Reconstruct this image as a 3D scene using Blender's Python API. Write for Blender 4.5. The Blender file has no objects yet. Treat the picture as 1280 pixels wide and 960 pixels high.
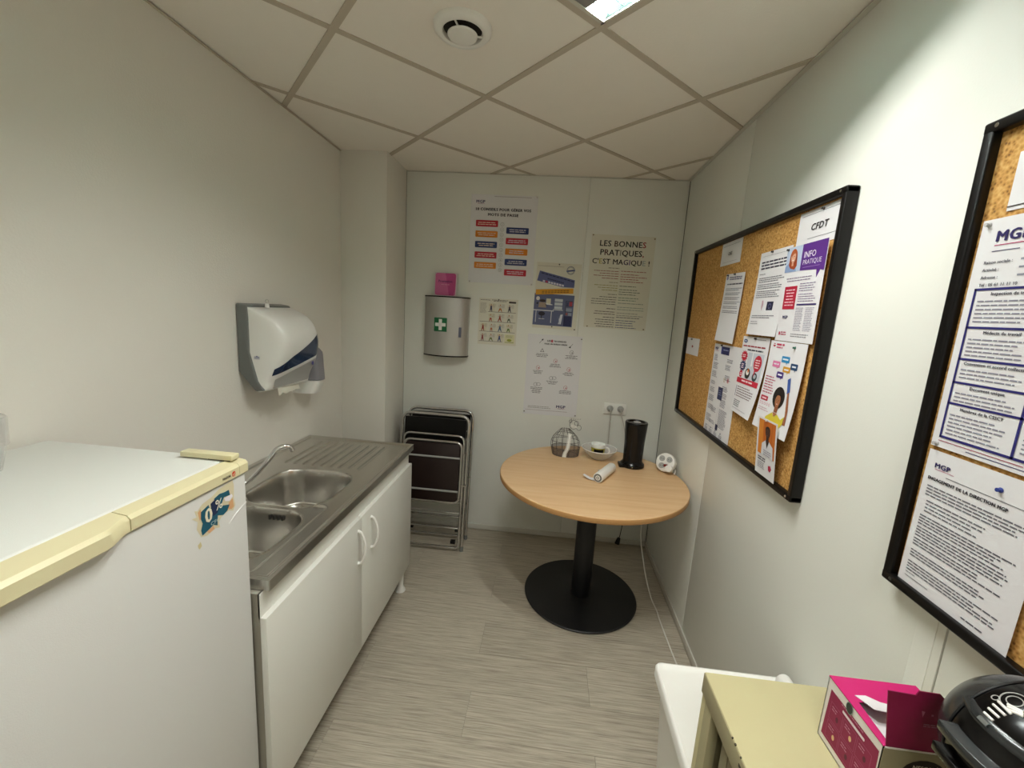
import bpy, bmesh, math, random
from mathutils import Vector, Matrix
random.seed(7)
C = bpy.context.scene
COL = C.collection
PI = math.pi

# ------------------------------------------------------------------ camera
EYE = 1.5954
cam_d = bpy.data.cameras.new('camera'); cam = bpy.data.objects.new('camera', cam_d); COL.objects.link(cam)
cam_d.sensor_width = 36.0; cam_d.lens = 528.07 * 36 / 1280; cam_d.clip_start = 0.02
_r = ((0.9938330, 0.0927947, 0.0607049), (0.0754459, -0.1646618, -0.9834604), (-0.0812641, 0.9819754, -0.1706473))
m = Matrix.Identity(4)
for i in range(3):
    m[i][0] = _r[0][i]; m[i][1] = -_r[1][i]; m[i][2] = -_r[2][i]
m[2][3] = EYE
cam.matrix_world = m
C.camera = cam
# ------------------------------------------------------------------ world and exposure
w = bpy.data.worlds.new('world'); C.world = w; w.use_nodes = True
w.node_tree.nodes['Background'].inputs[0].default_value = (0.9, 0.92, 1.0, 1)
w.node_tree.nodes['Background'].inputs[1].default_value = 0.15
C.view_settings.view_transform = 'Standard'; C.view_settings.look = 'None'
C.view_settings.gamma = 1.0; C.view_settings.use_curve_mapping = False
C.view_settings.exposure = 0.82
LAMP_W = 7.4            # watts of each narrow tube of the luminaire
FILL_LAMP_W = 6.0           # of the added fill luminaire, unseen behind the camera
LAMP_COL = (1.0, 0.975, 0.935)
# room
XL, XR, YB, YF = -1.287, 0.787, 2.858, -1.7
XP, YP = -1.005, 2.524
HC = 2.447
GA = 0.7678; GX, GY = 0.0982, 2.2952
def grid(i, j): return (GX + .6*(i*math.cos(GA) - j*math.sin(GA)), GY + .6*(i*math.sin(GA) + j*math.cos(GA)))
def fixture(ci, cj, watts):
    ro = bpy.data.objects.new('ceiling_light', None); COL.objects.link(ro)
    a = grid(ci, cj); ro.location = (a[0], a[1], HC); ro.rotation_euler = (0, 0, GA)
    for s in (-1, 1):
        ld = bpy.data.lights.new('tube_light', 'AREA'); ld.shape = 'RECTANGLE'; ld.size = 0.02; ld.size_y = 0.54
        ld.energy = watts; ld.color = LAMP_COL
        lo = bpy.data.objects.new('tube_light', ld); COL.objects.link(lo); lo.parent = ro; lo.location = (s*.243, 0, .026)
    return ro
light_a = fixture(-1.5, -1.5, LAMP_W)
fill_light = fixture(-3.5, -3.5, FILL_LAMP_W)  # unseen second fixture, added for fill light

# ------------------------------------------------------------------ materials
def nt(name):
    mt = bpy.data.materials.new(name); mt.use_nodes = True
    n = mt.node_tree; return mt, n, n.nodes['Principled BSDF']
def hexc(h):
    h = h.lstrip('#'); v = [int(h[i:i+2], 16)/255 for i in (0, 2, 4)]
    return tuple(x/12.92 if x < .04045 else ((x+.055)/1.055)**2.4 for x in v) + (1,)
def mat(name, col, rough=.5, metal=0, bump=0, bscale=200, var=0, vscale=6, trans=0, alpha=1, coat=0, emit=0, spec=.5):
    mt, n, p = nt(name)
    c = hexc(col) if isinstance(col, str) else tuple(col) + (1,)
    p.inputs['Base Color'].default_value = c; p.inputs['Roughness'].default_value = rough
    p.inputs['Metallic'].default_value = metal; p.inputs['Transmission Weight'].default_value = trans
    p.inputs['Alpha'].default_value = alpha; p.inputs['Coat Weight'].default_value = coat
    p.inputs['Specular IOR Level'].default_value = spec
    if emit: p.inputs['Emission Color'].default_value = c; p.inputs['Emission Strength'].default_value = emit
    tc = n.nodes.new('ShaderNodeTexCoord')
    if var:
        nz = n.nodes.new('ShaderNodeTexNoise'); nz.inputs['Scale'].default_value = vscale; nz.inputs['Detail'].default_value = 4
        n.links.new(tc.outputs['Object'], nz.inputs['Vector'])
        mx = n.nodes.new('ShaderNodeMix'); mx.data_type = 'RGBA'
        mx.inputs[6].default_value = tuple(x*(1-var) for x in c[:3])+(1,); mx.inputs[7].default_value = tuple(min(1, x*(1+var)) for x in c[:3])+(1,)
        n.links.new(nz.outputs[0], mx.inputs[0]); n.links.new(mx.outputs[2], p.inputs['Base Color'])
    if bump:
        nb = n.nodes.new('ShaderNodeTexNoise'); nb.inputs['Scale'].default_value = bscale; nb.inputs['Detail'].default_value = 3
        n.links.new(tc.outputs['Object'], nb.inputs['Vector'])
        b = n.nodes.new('ShaderNodeBump'); b.inputs['Strength'].default_value = bump; b.inputs['Distance'].default_value = .002
        n.links.new(nb.outputs[0], b.inputs['Height']); n.links.new(b.outputs[0], p.inputs['Normal'])
    return mt
def streaks(name, cols, scale, rough, axis_scale, rnd=0.0, bump=.15, metal=0):
    """linear grain: noise stretched along one axis, several colour stops"""
    mt, n, p = nt(name); p.inputs['Roughness'].default_value = rough; p.inputs['Metallic'].default_value = metal
    tc = n.nodes.new('ShaderNodeTexCoord'); mp = n.nodes.new('ShaderNodeMapping'); mp.inputs['Scale'].default_value = axis_scale
    oi = n.nodes.new('ShaderNodeObjectInfo'); cmb = n.nodes.new('ShaderNodeVectorMath'); cmb.operation = 'MULTIPLY'
    cx = n.nodes.new('ShaderNodeCombineXYZ')
    for k in range(3): n.links.new(oi.outputs['Random'], cx.inputs[k])
    n.links.new(cx.outputs[0], cmb.inputs[0]); cmb.inputs[1].default_value = (37, 53, 11) if rnd else (0, 0, 0)
    ad = n.nodes.new('ShaderNodeVectorMath'); ad.operation = 'ADD'
    n.links.new(tc.outputs['Object'], mp.inputs['Vector']); n.links.new(mp.outputs[0], ad.inputs[0]); n.links.new(cmb.outputs[0], ad.inputs[1])
    nz = n.nodes.new('ShaderNodeTexNoise'); nz.inputs['Scale'].default_value = scale; nz.inputs['Detail'].default_value = 6; nz.inputs['Roughness'].default_value = .65
    n.links.new(ad.outputs[0], nz.inputs['Vector'])
    cr = n.nodes.new('ShaderNodeValToRGB'); n.links.new(nz.outputs[0], cr.inputs[0])
    e = cr.color_ramp.elements
    while len(e) < len(cols): e.new(.5)
    for k, (pos, c) in enumerate(cols): e[k].position = pos; e[k].color = hexc(c)
    out = cr.outputs[0]
    if rnd:
        hv = n.nodes.new('ShaderNodeHueSaturation'); mr = n.nodes.new('ShaderNodeMapRange')
        mr.inputs[3].default_value = 1-rnd; mr.inputs[4].default_value = 1+rnd
        n.links.new(oi.outputs['Random'], mr.inputs[0]); n.links.new(mr.outputs[0], hv.inputs['Value'])
        n.links.new(out, hv.inputs['Color']); out = hv.outputs[0]
    n.links.new(out, p.inputs['Base Color'])
    if bump:
        b = n.nodes.new('ShaderNodeBump'); b.inputs['Strength'].default_value = bump; b.inputs['Distance'].default_value = .001
        n.links.new(nz.outputs[0], b.inputs['Height']); n.links.new(b.outputs[0], p.inputs['Normal'])
    return mt
M = dict(
    wall=mat('wall_paint', '#e7e4da', .75, bump=.25, bscale=180, var=.012, vscale=3),
    panel=mat('wall_panel', '#e8e9e1', .62, bump=.1, bscale=220, var=.01, vscale=3),
    ceil=mat('ceiling_tile', '#f4efe5', .9, bump=.35, bscale=160, var=.015, vscale=14),
    tbar=mat('ceiling_bar', '#c3b9a8', .6),
    white_trim=mat('white_trim', '#cdcbc0', .5),
    dark_gap=mat('dark_gap', '#2c2a26', .9),
    floor=streaks('floor_vinyl', [(.28, '#837a6d'), (.45, '#a8a08f'), (.58, '#bab2a0'), (.75, '#ccc5b3')], 3, .5, (2.2, 70, 1), rnd=.05, bump=.25),
    subfloor=mat('floor_base', '#5a524a', .9),
    white_plastic=mat('white_plastic', '#efefe9', .35),
    cover_plastic=mat('cover_plastic', '#e6e6e0', .28),
    white_lam=mat('white_laminate', '#e2e2da', .38, bump=.08, bscale=300),
    enamel=mat('white_enamel', '#d8d8d4', .28, bump=.12, bscale=500),
    fridgetop=mat('fridge_top', '#e0e3dd', .42, bump=.25, bscale=600),
    cream=mat('cream_plastic', '#ded6ad', .35),
    beige=mat('beige_metal', '#c0b88e', .45, var=.05, vscale=9, bump=.08, bscale=500),
    end_shaded=mat('end_panel_shaded', '#9b978a', .6),  # grey carries the shade of the gap beside the fridge
    shell_grey=mat('dark_grey_shell', '#2a2d2e', .22, spec=.6),
    beige_shaded=mat('beige_metal_shaded', '#a59d7a', .5, bump=.08, bscale=500),  # cabinet beige darkened, shade of the front frame painted into the colour
    beige_dark=mat('beige_metal_shutter', '#8d866a', .55),
    wear=mat('bare_metal_wear', '#4a4636', .6, metal=.4),
    steel=streaks('brushed_steel', [(.3, '#b5b4af'), (.7, '#d0cec8')], 6, .33, (60, 1, 1), bump=.05, metal=1),
    basin=mat('basin_steel', '#cfcdc7', .27, metal=1),
    chrome=mat('chrome', '#d8d8d8', .12, metal=1),
    alu=mat('satin_aluminium', '#bfbfbc', .42, metal=.75),
    black=mat('black_gloss', '#060607', .2, spec=.35),
    black_matt=mat('black_metal', '#101215', .45, bump=.1, bscale=400),
    black_lac=mat('black_frame', '#080707', .38, spec=.3),
    seat=mat('dark_brown_plastic', '#20100e', .42),
    wood=streaks('beech_laminate', [(.25, '#d3ab7a'), (.5, '#dfb98a'), (.8, '#e7c79c')], 2.2, .38, (1.2, 14, 1), bump=.03),
    wood_edge=mat('beech_edge', '#b98b56', .45),
    grey_pl=mat('grey_plastic', '#6d716f', .35),
    grey_lt=mat('light_grey_plastic', '#a9aaa6', .4),
    smoke=mat('smoked_plastic', '#8b8a90', .25, alpha=.9),
    blue_win=mat('blue_window', '#1c2f4c', .15, coat=.4),
    paper=mat('paper', '#e4e4e6', .75),
    paper_w=mat('paper_cream', '#dfdccd', .7),
    clear=mat('clear_plastic', (.85, .86, .86), .12, trans=.75, alpha=.45),
    glass=mat('bowl_glass', (.90, .92, .91), .08, trans=.45, alpha=.75),
    wire=mat('wire', '#5c5955', .35, metal=.6),
    mesh=mat('wire_mesh', '#6f6560', .6, alpha=.5),
    cord_w=mat('white_cord', '#dedcd3', .5),
    cord_g=mat('grey_cord', '#b9b6ad', .5),
    magenta=mat('magenta_card', '#c4156b', .5),
    magenta_d=mat('dark_magenta_card', '#7c0b3c', .5),
    card=mat('white_card', '#e4dfd9', .6),
    reflector=mat('reflector', '#9fc6c4', .15, metal=.9),
    perf=mat('perforated_grey', '#8b8a86', .6),
    tube=mat('lamp_tube', (1, .97, .93), .4, emit=8),
    green=mat('green_sign', '#0c6b3f', .5),
    pink=mat('pink_card', '#d8699f', .5),
    yellow=mat('cup_yellow', '#c9c02a', .35),
)
# cork
def cork():
    mt, n, p = nt('cork'); p.inputs['Roughness'].default_value = .9
    tc = n.nodes.new('ShaderNodeTexCoord'); v = n.nodes.new('ShaderNodeTexVoronoi'); v.inputs['Scale'].default_value = 150
    nz = n.nodes.new('ShaderNodeTexNoise'); nz.inputs['Scale'].default_value = 90; nz.inputs['Detail'].default_value = 5
    mx = n.nodes.new('ShaderNodeMix'); mx.data_type = 'FLOAT'; mx.inputs[0].default_value = .55
    n.links.new(tc.outputs['Object'], v.inputs['Vector']); n.links.new(tc.outputs['Object'], nz.inputs['Vector'])
    n.links.new(v.outputs['Distance'], mx.inputs[2]); n.links.new(nz.outputs[0], mx.inputs[3])
    cr = n.nodes.new('ShaderNodeValToRGB'); e = cr.color_ramp.elements; e.new(.5); e.new(.6)
    for k, (a, c) in enumerate([(.28, '#7a5427'), (.4, '#b3823f'), (.52, '#c79650'), (.7, '#d8ae6b')]): e[k].position = a; e[k].color = hexc(c)
    n.links.new(mx.outputs[0], cr.inputs[0]); n.links.new(cr.outputs[0], p.inputs['Base Color'])
    b = n.nodes.new('ShaderNodeBump'); b.inputs['Strength'].default_value = .4; b.inputs['Distance'].default_value = .002
    n.links.new(mx.outputs[0], b.inputs['Height']); n.links.new(b.outputs[0], p.inputs['Normal'])
    return mt
M['cork'] = cork()
_ink = {}
def ink(c):
    if c in M: return M[c]
    if c not in _ink: _ink[c] = mat('ink_' + c.strip('#'), c, .6)
    return _ink[c]

# ------------------------------------------------------------------ helpers
def tag(o, label=None, cat=None, group=None, kind=None):
    if label: o['label'] = label
    if cat: o['category'] = cat
    if group: o['group'] = group
    if kind: o['kind'] = kind
    return o
def thing(name, label, cat, loc=(0, 0, 0), rz=0, group=None):
    o = bpy.data.objects.new(name, None); COL.objects.link(o); o.location = loc; o.rotation_euler = (0, 0, rz)
    o.empty_display_size = .05
    return tag(o, label, cat, group)
def catmull(pts, n=8, closed=False):
    P = [Vector(p) for p in pts]; out = []; L = len(P)
    for i in range(L if closed else L-1):
        if closed: a, b, c, d = P[i-1], P[i], P[(i+1) % L], P[(i+2) % L]
        else: a, b, c, d = P[max(i-1, 0)], P[i], P[i+1], P[min(i+2, L-1)]
        for k in range(n):
            t = k/n
            out.append(.5*((2*b) + (c-a)*t + (2*a-5*b+4*c-d)*t*t + (3*b-a-3*c+d)*t**3))
    if not closed: out.append(P[-1])
    return out
def rounded(pts, r, n=5, closed=False):
    """polyline with rounded corners"""
    P = [Vector(p) for p in pts]; out = []; L = len(P)
    for i, p in enumerate(P):
        if not closed and i in (0, L-1): out.append(p); continue
        a = (P[i-1]-p); b = (P[(i+1) % L]-p); rr = min(r, a.length*.49, b.length*.49)
        A = p + a.normalized()*rr; B = p + b.normalized()*rr
        for k in range(n+1):
            t = k/n; out.append(A*(1-t)**2 + p*2*t*(1-t) + B*t*t)
    return out
class MB:
    def __init__(s): s.v = []; s.f = []; s.m = []; s.mi = 0
    def add(s, vs, fs):
        o = len(s.v); s.v += [tuple(v) for v in vs]; s.f += [tuple(i+o for i in f) for f in fs]; s.m += [s.mi]*len(fs); return s
    def box(s, x0, x1, y0, y1, z0, z1):
        return s.add([(x, y, z) for x in (x0, x1) for y in (y0, y1) for z in (z0, z1)],
                     [(0, 1, 3, 2), (4, 6, 7, 5), (0, 4, 5, 1), (2, 3, 7, 6), (0, 2, 6, 4), (1, 5, 7, 3)])
    def tube(s, pts, r, seg=8, closed=False):
        P = [Vector(p) for p in pts]; n = len(P); R = r if isinstance(r, (list, tuple)) else [r]*n
        vs = []; up = None
        for i, p in enumerate(P):
            if closed: d = P[(i+1) % n]-P[i-1]
            else: d = P[min(i+1, n-1)]-P[max(i-1, 0)]
            d.normalize()
            if up is None:
                up = Vector((0, 0, 1)) if abs(d.z) < .9 else Vector((1, 0, 0))
            a = up - d*up.dot(d)
            if a.length < 1e-5: a = Vector((1, 0, 0)) - d*d.x
            a.normalize(); up = a; b = d.cross(a)
            for k in range(seg):
                t = 2*PI*k/seg; vs.append(p + (a*math.cos(t)+b*math.sin(t))*R[i])
        fs = [(i*seg+k, i*seg+(k+1) % seg, ((i+1) % n)*seg+(k+1) % seg, ((i+1) % n)*seg+k) for i in range(n if closed else n-1) for k in range(seg)]
        if not closed: fs += [tuple(range(seg))[::-1], tuple((n-1)*seg+k for k in range(seg))]
        return s.add(vs, fs)
    def cyl(s, p0, p1, r0, r1=None, seg=24): return s.tube([p0, p1], [r0, r0 if r1 is None else r1], seg)
    def lathe(s, prof, c=(0, 0, 0), seg=32, axis='z'):
        vs = []; n = len(prof)
        for (r, z) in prof:
            for k in range(seg):
                t = 2*PI*k/seg; x, y = r*math.cos(t), r*math.sin(t)
                v = {'z': (x, y, z), 'y': (x, z, y), 'x': (z, x, y)}[axis]
                vs.append((c[0]+v[0], c[1]+v[1], c[2]+v[2]))
        fs = [(i*seg+k, i*seg+(k+1) % seg, (i+1)*seg+(k+1) % seg, (i+1)*seg+k) for i in range(n-1) for k in range(seg)]
        if prof[0][0] > 1e-6: fs.append(tuple(range(seg))[::-1])
        if prof[-1][0] > 1e-6: fs.append(tuple((n-1)*seg+k for k in range(seg)))
        return s.add(vs, fs)
    def prism(s, poly, a0, a1, axis='y'):
        """extrude a 2D polygon along an axis; poly in the other two axes (x,z) / (y,z) / (x,y)"""
        def mk(p, a): return {'y': (p[0], a, p[1]), 'x': (a, p[0], p[1]), 'z': (p[0], p[1], a)}[axis]
        n = len(poly); vs = [mk(p, a0) for p in poly] + [mk(p, a1) for p in poly]
        return s.add(vs, [tuple(range(n))[::-1], tuple(range(n, 2*n))] + [(k, (k+1) % n, n+(k+1) % n, n+k) for k in range(n)])
    def surf(s, rows):
        n = len(rows[0]); vs = [p for r in rows for p in r]
        return s.add(vs, [(i*n+k, i*n+k+1, (i+1)*n+k+1, (i+1)*n+k) for i in range(len(rows)-1) for k in range(n-1)])
    def build(s, name, mats, parent=None, bevel=0, seg=2, world=True, ang=40, label=None, smooth=True):
        off = Vector((0, 0, 0)); q = parent
        if world and parent:
            while q: off += q.location; q = q.parent
        me = bpy.data.meshes.new(name)
        bm = bmesh.new(); bv = [bm.verts.new(Vector(v)-off) for v in s.v]
        for f, mi in zip(s.f, s.m):
            try: fc = bm.faces.new([bv[i] for i in f]); fc.material_index = mi
            except ValueError: pass
        bmesh.ops.remove_doubles(bm, verts=bm.verts, dist=1e-6)
        bmesh.ops.recalc_face_normals(bm, faces=bm.faces)
        if bevel:
            es = [e for e in bm.edges if len(e.link_faces) == 2 and e.calc_face_angle(0) > .6]
            bmesh.ops.bevel(bm, geom=es, offset=bevel, segments=seg, affect='EDGES', profile=.5, clamp_overlap=True)
        for f in bm.faces: f.smooth = smooth
        bm.to_mesh(me); bm.free()
        if smooth: me.set_sharp_from_angle(angle=math.radians(ang))
        for mm in (mats if isinstance(mats, (list, tuple)) else [mats]): me.materials.append(mm)
        o = bpy.data.objects.new(name, me); COL.objects.link(o)
        if parent: o.parent = parent
        if label: o['label'] = label
        return o
def box(name, b, mt, parent=None, bevel=0, **k): return MB().box(*b).build(name, mt, parent, bevel, **k)
def copy_tree(o, parent=None):
    c = o.copy(); COL.objects.link(c); c.parent = parent
    for ch in list(o.children): copy_tree(ch, c)
    return c

# ---- flat print (lettering, drawings) on papers and surfaces: local x right, y up, in millimetres from the top-left corner
_tc = {}
def text_mesh(t, bold):
    k = (t, bold)
    if k in _tc: return _tc[k]
    cu = bpy.data.curves.new('t', 'FONT'); cu.body = t; cu.size = 1; cu.resolution_u = 2; cu.fill_mode = 'FRONT'; cu.space_character = 1+.045*bold
    ob = bpy.data.objects.new('t', cu); COL.objects.link(ob)
    bpy.context.view_layer.update()
    dg = bpy.context.evaluated_depsgraph_get(); me = ob.evaluated_get(dg).to_mesh()
    vs = [(v.co.x, v.co.y) for v in me.vertices]; fs = [tuple(p.vertices) for p in me.polygons]
    ob.evaluated_get(dg).to_mesh_clear(); bpy.data.objects.remove(ob); bpy.data.curves.remove(cu)
    xs = [v[0] for v in vs] or [0]
    _tc[k] = (vs, fs, min(xs), max(xs)); return _tc[k]
class Print:
    def __init__(s): s.items = []; s.r = random.Random(3)
    def poly(s, pts, col, lay=1): s.items.append((pts, [tuple(range(len(pts)))], col, lay)); return s
    def rect(s, x, y, w, h, col, lay=1): return s.poly([(x, y), (x+w, y), (x+w, y+h), (x, y+h)], col, lay)
    def rrect(s, x, y, w, h, r, col, lay=1):
        p = []
        for cx, cy, a in ((x+w-r, y+r, -90), (x+w-r, y+h-r, 0), (x+r, y+h-r, 90), (x+r, y+r, 180)):
            for k in range(5): t = math.radians(a+k*22.5); p.append((cx+r*math.cos(t), cy+r*math.sin(t)))
        return s.poly(p, col, lay)
    def ell(s, cx, cy, rx, ry, col, lay=1, n=20, rot=0):
        c, d = math.cos(rot), math.sin(rot)
        return s.poly([(cx+rx*math.cos(2*PI*k/n)*c-ry*math.sin(2*PI*k/n)*d, cy+rx*math.cos(2*PI*k/n)*d+ry*math.sin(2*PI*k/n)*c) for k in range(n)], col, lay)
    def ring(s, cx, cy, r, t, col, lay=1, n=24, ry=None):
        ry = ry or r; vs = []; 
        for k in range(n):
            a = 2*PI*k/n; vs += [(cx+r*math.cos(a), cy+ry*math.sin(a)), (cx+(r-t)*math.cos(a), cy+(ry-t)*math.sin(a))]
        s.items.append((vs, [(2*k, (2*k+2) % (2*n), (2*k+3) % (2*n), 2*k+1) for k in range(n)], col, lay)); return s
    def star(s, cx, cy, r0, r1, n, col, lay=1):
        return s.poly([(cx+(r0 if k % 2 else r1)*math.cos(PI*k/n), cy+(r0 if k % 2 else r1)*math.sin(PI*k/n)*.8) for k in range(2*n)], col, lay)
    def line(s, x0, y0, x1, y1, t, col, lay=1):
        d = math.hypot(x1-x0, y1-y0) or 1; nx, ny = -(y1-y0)/d*t/2, (x1-x0)/d*t/2
        return s.poly([(x0+nx, y0+ny), (x1+nx, y1+ny), (x1-nx, y1-ny), (x0-nx, y0-ny)], col, lay)
    def text(s, t, x, y, size, col, align='l', bold=0, lay=2, sx=1.0, rot=0, maxw=None, shear=0):
        vs, fs, a, b = text_mesh(t, bold); w = (b-a)*size*sx
        if maxw and w > maxw: sx *= maxw/w; w = maxw
        ox = {'l': 0, 'c': -w/2, 'r': -w}[align]; c, d = math.cos(rot), math.sin(rot); out = []
        for (u, v) in vs:
            px = ox+(u-a)*size*sx+shear*v*size; py = -v*size
            out.append((x+px*c-py*d, y+px*d+py*c))
        if bold:
            d_ = .019*bold*size
            for q, (a_, b_) in enumerate(((0, 0), (d_, 0), (-d_, 0), (0, d_*.6), (0, -d_*.6))): s.items.append(([(p[0]+a_, p[1]+b_) for p in out], fs, col, lay+.3*q))
        else: s.items.append((out, fs, col, lay))
        return s
    def lines(s, x, y, w, n, dy, th, col, align='l', lay=1, dash=True, jit=.25):
        vs = []; fs = []
        for k in range(n):
            lw = w*(1-jit*s.r.random()); x0 = x + {'l': 0, 'c': (w-lw)/2, 'r': w-lw}[align]; yy = y+k*dy; q = x0
            while q < x0+lw:
                ww = s.r.uniform(2.0, 6.0)*max(th, .9)*1.2; ww = min(ww, x0+lw-q); o = len(vs)
                if not dash: ww = x0+lw-q
                vs += [(q, yy), (q+ww, yy), (q+ww, yy+th), (q, yy+th)]; fs.append((o, o+1, o+2, o+3)); q += ww+th*.8
        s.items.append((vs, fs, col, lay)); return s
    def build(s, parent, W, H, bend=None, name='print', lift=.0004, step=.0003):
        cols = []; bm = bmesh.new()
        for pts, fs, col, lay in s.items:
            if col not in cols: cols.append(col)
            ci = cols.index(col)
            bv = [bm.verts.new((p[0]/1000, -(lift+lay*step), -p[1]/1000)) for p in pts]
            for f in fs:
                try: fc = bm.faces.new([bv[i] for i in f]); fc.material_index = ci
                except ValueError: pass
        if bend:
            for k in range(1, 20):
                bmesh.ops.bisect_plane(bm, geom=bm.verts[:]+bm.edges[:]+bm.faces[:], plane_co=(0, 0, -H*k/20), plane_no=(0, 0, 1))
            for v in bm.verts: v.co.y -= bend(v.co.x/W, -v.co.z/H)
        bmesh.ops.recalc_face_normals(bm, faces=bm.faces)
        for f in bm.faces:
            if f.normal.y > 0: f.normal_flip()
        me = bpy.data.meshes.new(name); bm.to_mesh(me); bm.free()
        for c in cols: me.materials.append(ink(c))
        o = bpy.data.objects.new(name, me); COL.objects.link(o); o.parent = parent; return o
def sheet(name, label, cat, loc, rz, W, H, pr=None, mt=None, bend=None, group=None, pins=(), pin_col='chrome', th=.0004, tilt=0):
    """paper hanging with its top-left corner at loc; W,H in metres; faces local -y"""
    t = thing(name, label, cat, loc, rz, group); t.rotation_euler = (0, tilt, rz)
    b = bend or (lambda u, v: 0); nx, ny = 6, 20
    mb = MB()
    front = [[(W*i/nx, -b(i/nx, j/ny), -H*j/ny) for i in range(nx+1)] for j in range(ny+1)]
    back = [[(p[0], p[1]+th, p[2]) for p in r] for r in front]
    mb.surf(front); mb.surf(back)
    for A, B in ((front[0], back[0]), (front[-1], back[-1]), ([r[0] for r in front], [r[0] for r in back]), ([r[-1] for r in front], [r[-1] for r in back])): mb.surf([A, B])
    mb.build('paper', mt or M['paper'], t, world=False, ang=60)
    if pr: pr.build(t, W, H, bend)
    for (u, v) in pins:
        p = MB().lathe([(0, -.007), (.0035, -.0065), (.0035, -.005), (.002, -.003), (.0045, -.001), (.0045, 0)], (u*W, -b(u, v)-.0003, -v*H), 10, 'y')
        p.build('pin', ink(pin_col), t, world=False)
    return t

# ================================================================== THE SETTING
def struct(o): o['kind'] = 'structure'; return o
wl = struct(box('wall_left', (XL-.1, XL, YF, YB, 0, HC+.15), M['wall']))
struct(box('wall_front', (XL-.1, XR+.1, YF-.1, YF, 0, HC+.15), M['wall']))
struct(MB().box(XL, XP, YP, YB, 0, HC+.02).build('pillar', M['wall'], bevel=.002))
# right wall and back wall: laminate partition panels with recessed joints
wr = struct(box('wall_right', (XR+.012, XR+.1, YF, YB+.1, 0, HC+.15), M['dark_gap']))
ys = [YB-.002, 2.008, .782, -.444, YF]
for a, b in zip(ys[1:], ys[:-1]):
    box('wall_panel', (XR, XR+.012, a+.002, b-.002, 0, HC+.02), M['panel'], wr, .0012)
wb = struct(box('wall_back', (XL-.1, XR+.1, YB+.012, YB+.1, 0, HC+.15), M['dark_gap']))
xs = [XP, .18, XR-.0012]
for a, b in zip(xs[:-1], xs[1:]):
    box('wall_panel', (a+.0005, b-.0005, YB, YB+.012, 0, HC+.02), M['panel'], wb, .001)
MB().box(XR-.0016, XR, .80, .84, .02, HC-.03).build('trim_1', M['panel'])
struct(bpy.data.objects['trim_1'])
struct(MB().box(XR-.009, XR, YF, YB-.01, .002, .045).build('baseboard_right', M['white_trim'], bevel=.003))
struct(MB().box(XP, XR-.01, YB-.007, YB, .002, .04).build('baseboard_back', M['white_trim'], bevel=.003))
struct(MB().box(XP, XP+.007, YP, YB-.008, .002, .04).build('baseboard_pillar', M['white_trim'], bevel=.002))
# floor planks 1.0 x 0.2 in half bond
fl = struct(box('floor', (XL-.1, XR+.1, YF-.1, YB+.1, -.05, -.004), M['subfloor']))
plank_cache = {}
row = 0; y = 1.93
while y > YF: y -= .2; row -= 1
while y < YB:
    x = -.22 - 1.0 if row % 2 else -.72-1.0
    while x+1.0 < XL: x += 1.0
    while x < XR:
        a, b, c, d = max(x, XL), min(x+1.0, XR), max(y, YF), min(y+.2, YB)
        if b-a > .01 and d-c > .01:
            key = (round(b-a, 4), round(d-c, 4))
            if key not in plank_cache:
                o = MB().box(0, b-a-.0012, 0, d-c-.0012, -.004, 0).build('floor_plank', M['floor'], fl, world=False, smooth=False)
                plank_cache[key] = o.data
            else:
                o = bpy.data.objects.new('floor_plank', plank_cache[key]); COL.objects.link(o); o.parent = fl
            o.location = (a+.0006, c+.0006, 0)
        x += 1.0
    y += .2; row += 1
# suspended ceiling: rotated 0.6 m grid clipped to the room
def clip(poly, ax, val, keep_less):
    out = []
    for i in range(len(poly)):
        p, q = poly[i], poly[(i+1) % len(poly)]
        ip = (p[ax] <= val) == keep_less or abs(p[ax]-val) < 1e-9; iq = (q[ax] <= val) == keep_less or abs(q[ax]-val) < 1e-9
        if ip: out.append(p)
        if ip != iq:
            t = (val-p[ax])/(q[ax]-p[ax]); out.append((p[0]+t*(q[0]-p[0]), p[1]+t*(q[1]-p[1])))
    return out
def room_clip(poly, inset=0):
    for ax, val, kl in ((0, XL+inset, False), (0, XR-inset, True), (1, YF+inset, False), (1, YB-inset, True)):
        poly = clip(poly, ax, val, kl)
        if len(poly) < 3: return None
    return poly
ce = struct(box('ceiling', (XL-.1, XR+.1, YF-.1, YB+.1, HC+.15, HC+.2), M['ceil']))
h = .0115/.6
for i in range(-9, 5):
    for j in range(-9, 6):
        if (i, j) in ((-2, -2), (-4, -4)): continue
        p = room_clip([grid(i+h, j+h), grid(i+1-h, j+h), grid(i+1-h, j+1-h), grid(i+h, j+1-h)])
        if not p: continue
        area = abs(sum(p[k][0]*p[(k+1) % len(p)][1]-p[(k+1) % len(p)][0]*p[k][1] for k in range(len(p))))/2
        if area < 1e-4: continue
        # skip tiles wholly within the pillar
        if all(q[0] < XP and q[1] > YP for q in p): continue
        MB().prism(p, HC+.003, HC+.016, 'z').build('ceiling_tile', M['ceil'], ce, smooth=False)
tb = MB()
for i in range(-9, 6):
    p = room_clip([grid(i-h, -10), grid(i+h, -10), grid(i+h, 7), grid(i-h, 7)])
    if p: tb.prism(p, HC-.001, HC+.0029, 'z')
    for j in range(-9, 7):
        p = room_clip([grid(i+h, j-h), grid(i+1-h, j-h), grid(i+1-h, j+h), grid(i+h, j+h)])
        if p: tb.prism(p, HC-.0006, HC+.0029, 'z')
tb.build('ceiling_grid', M['tbar'], ce, smooth=False)
MB().box(XR-.018, XR, YF, YB, HC-.004, HC-.0012).build('trim_2', M['white_trim']); struct(bpy.data.objects['trim_2'])
MB().box(XP, XR-.018, YB-.006, YB, HC-.004, HC-.0012).build('trim_3', M['white_trim']); struct(bpy.data.objects['trim_3'])
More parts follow.
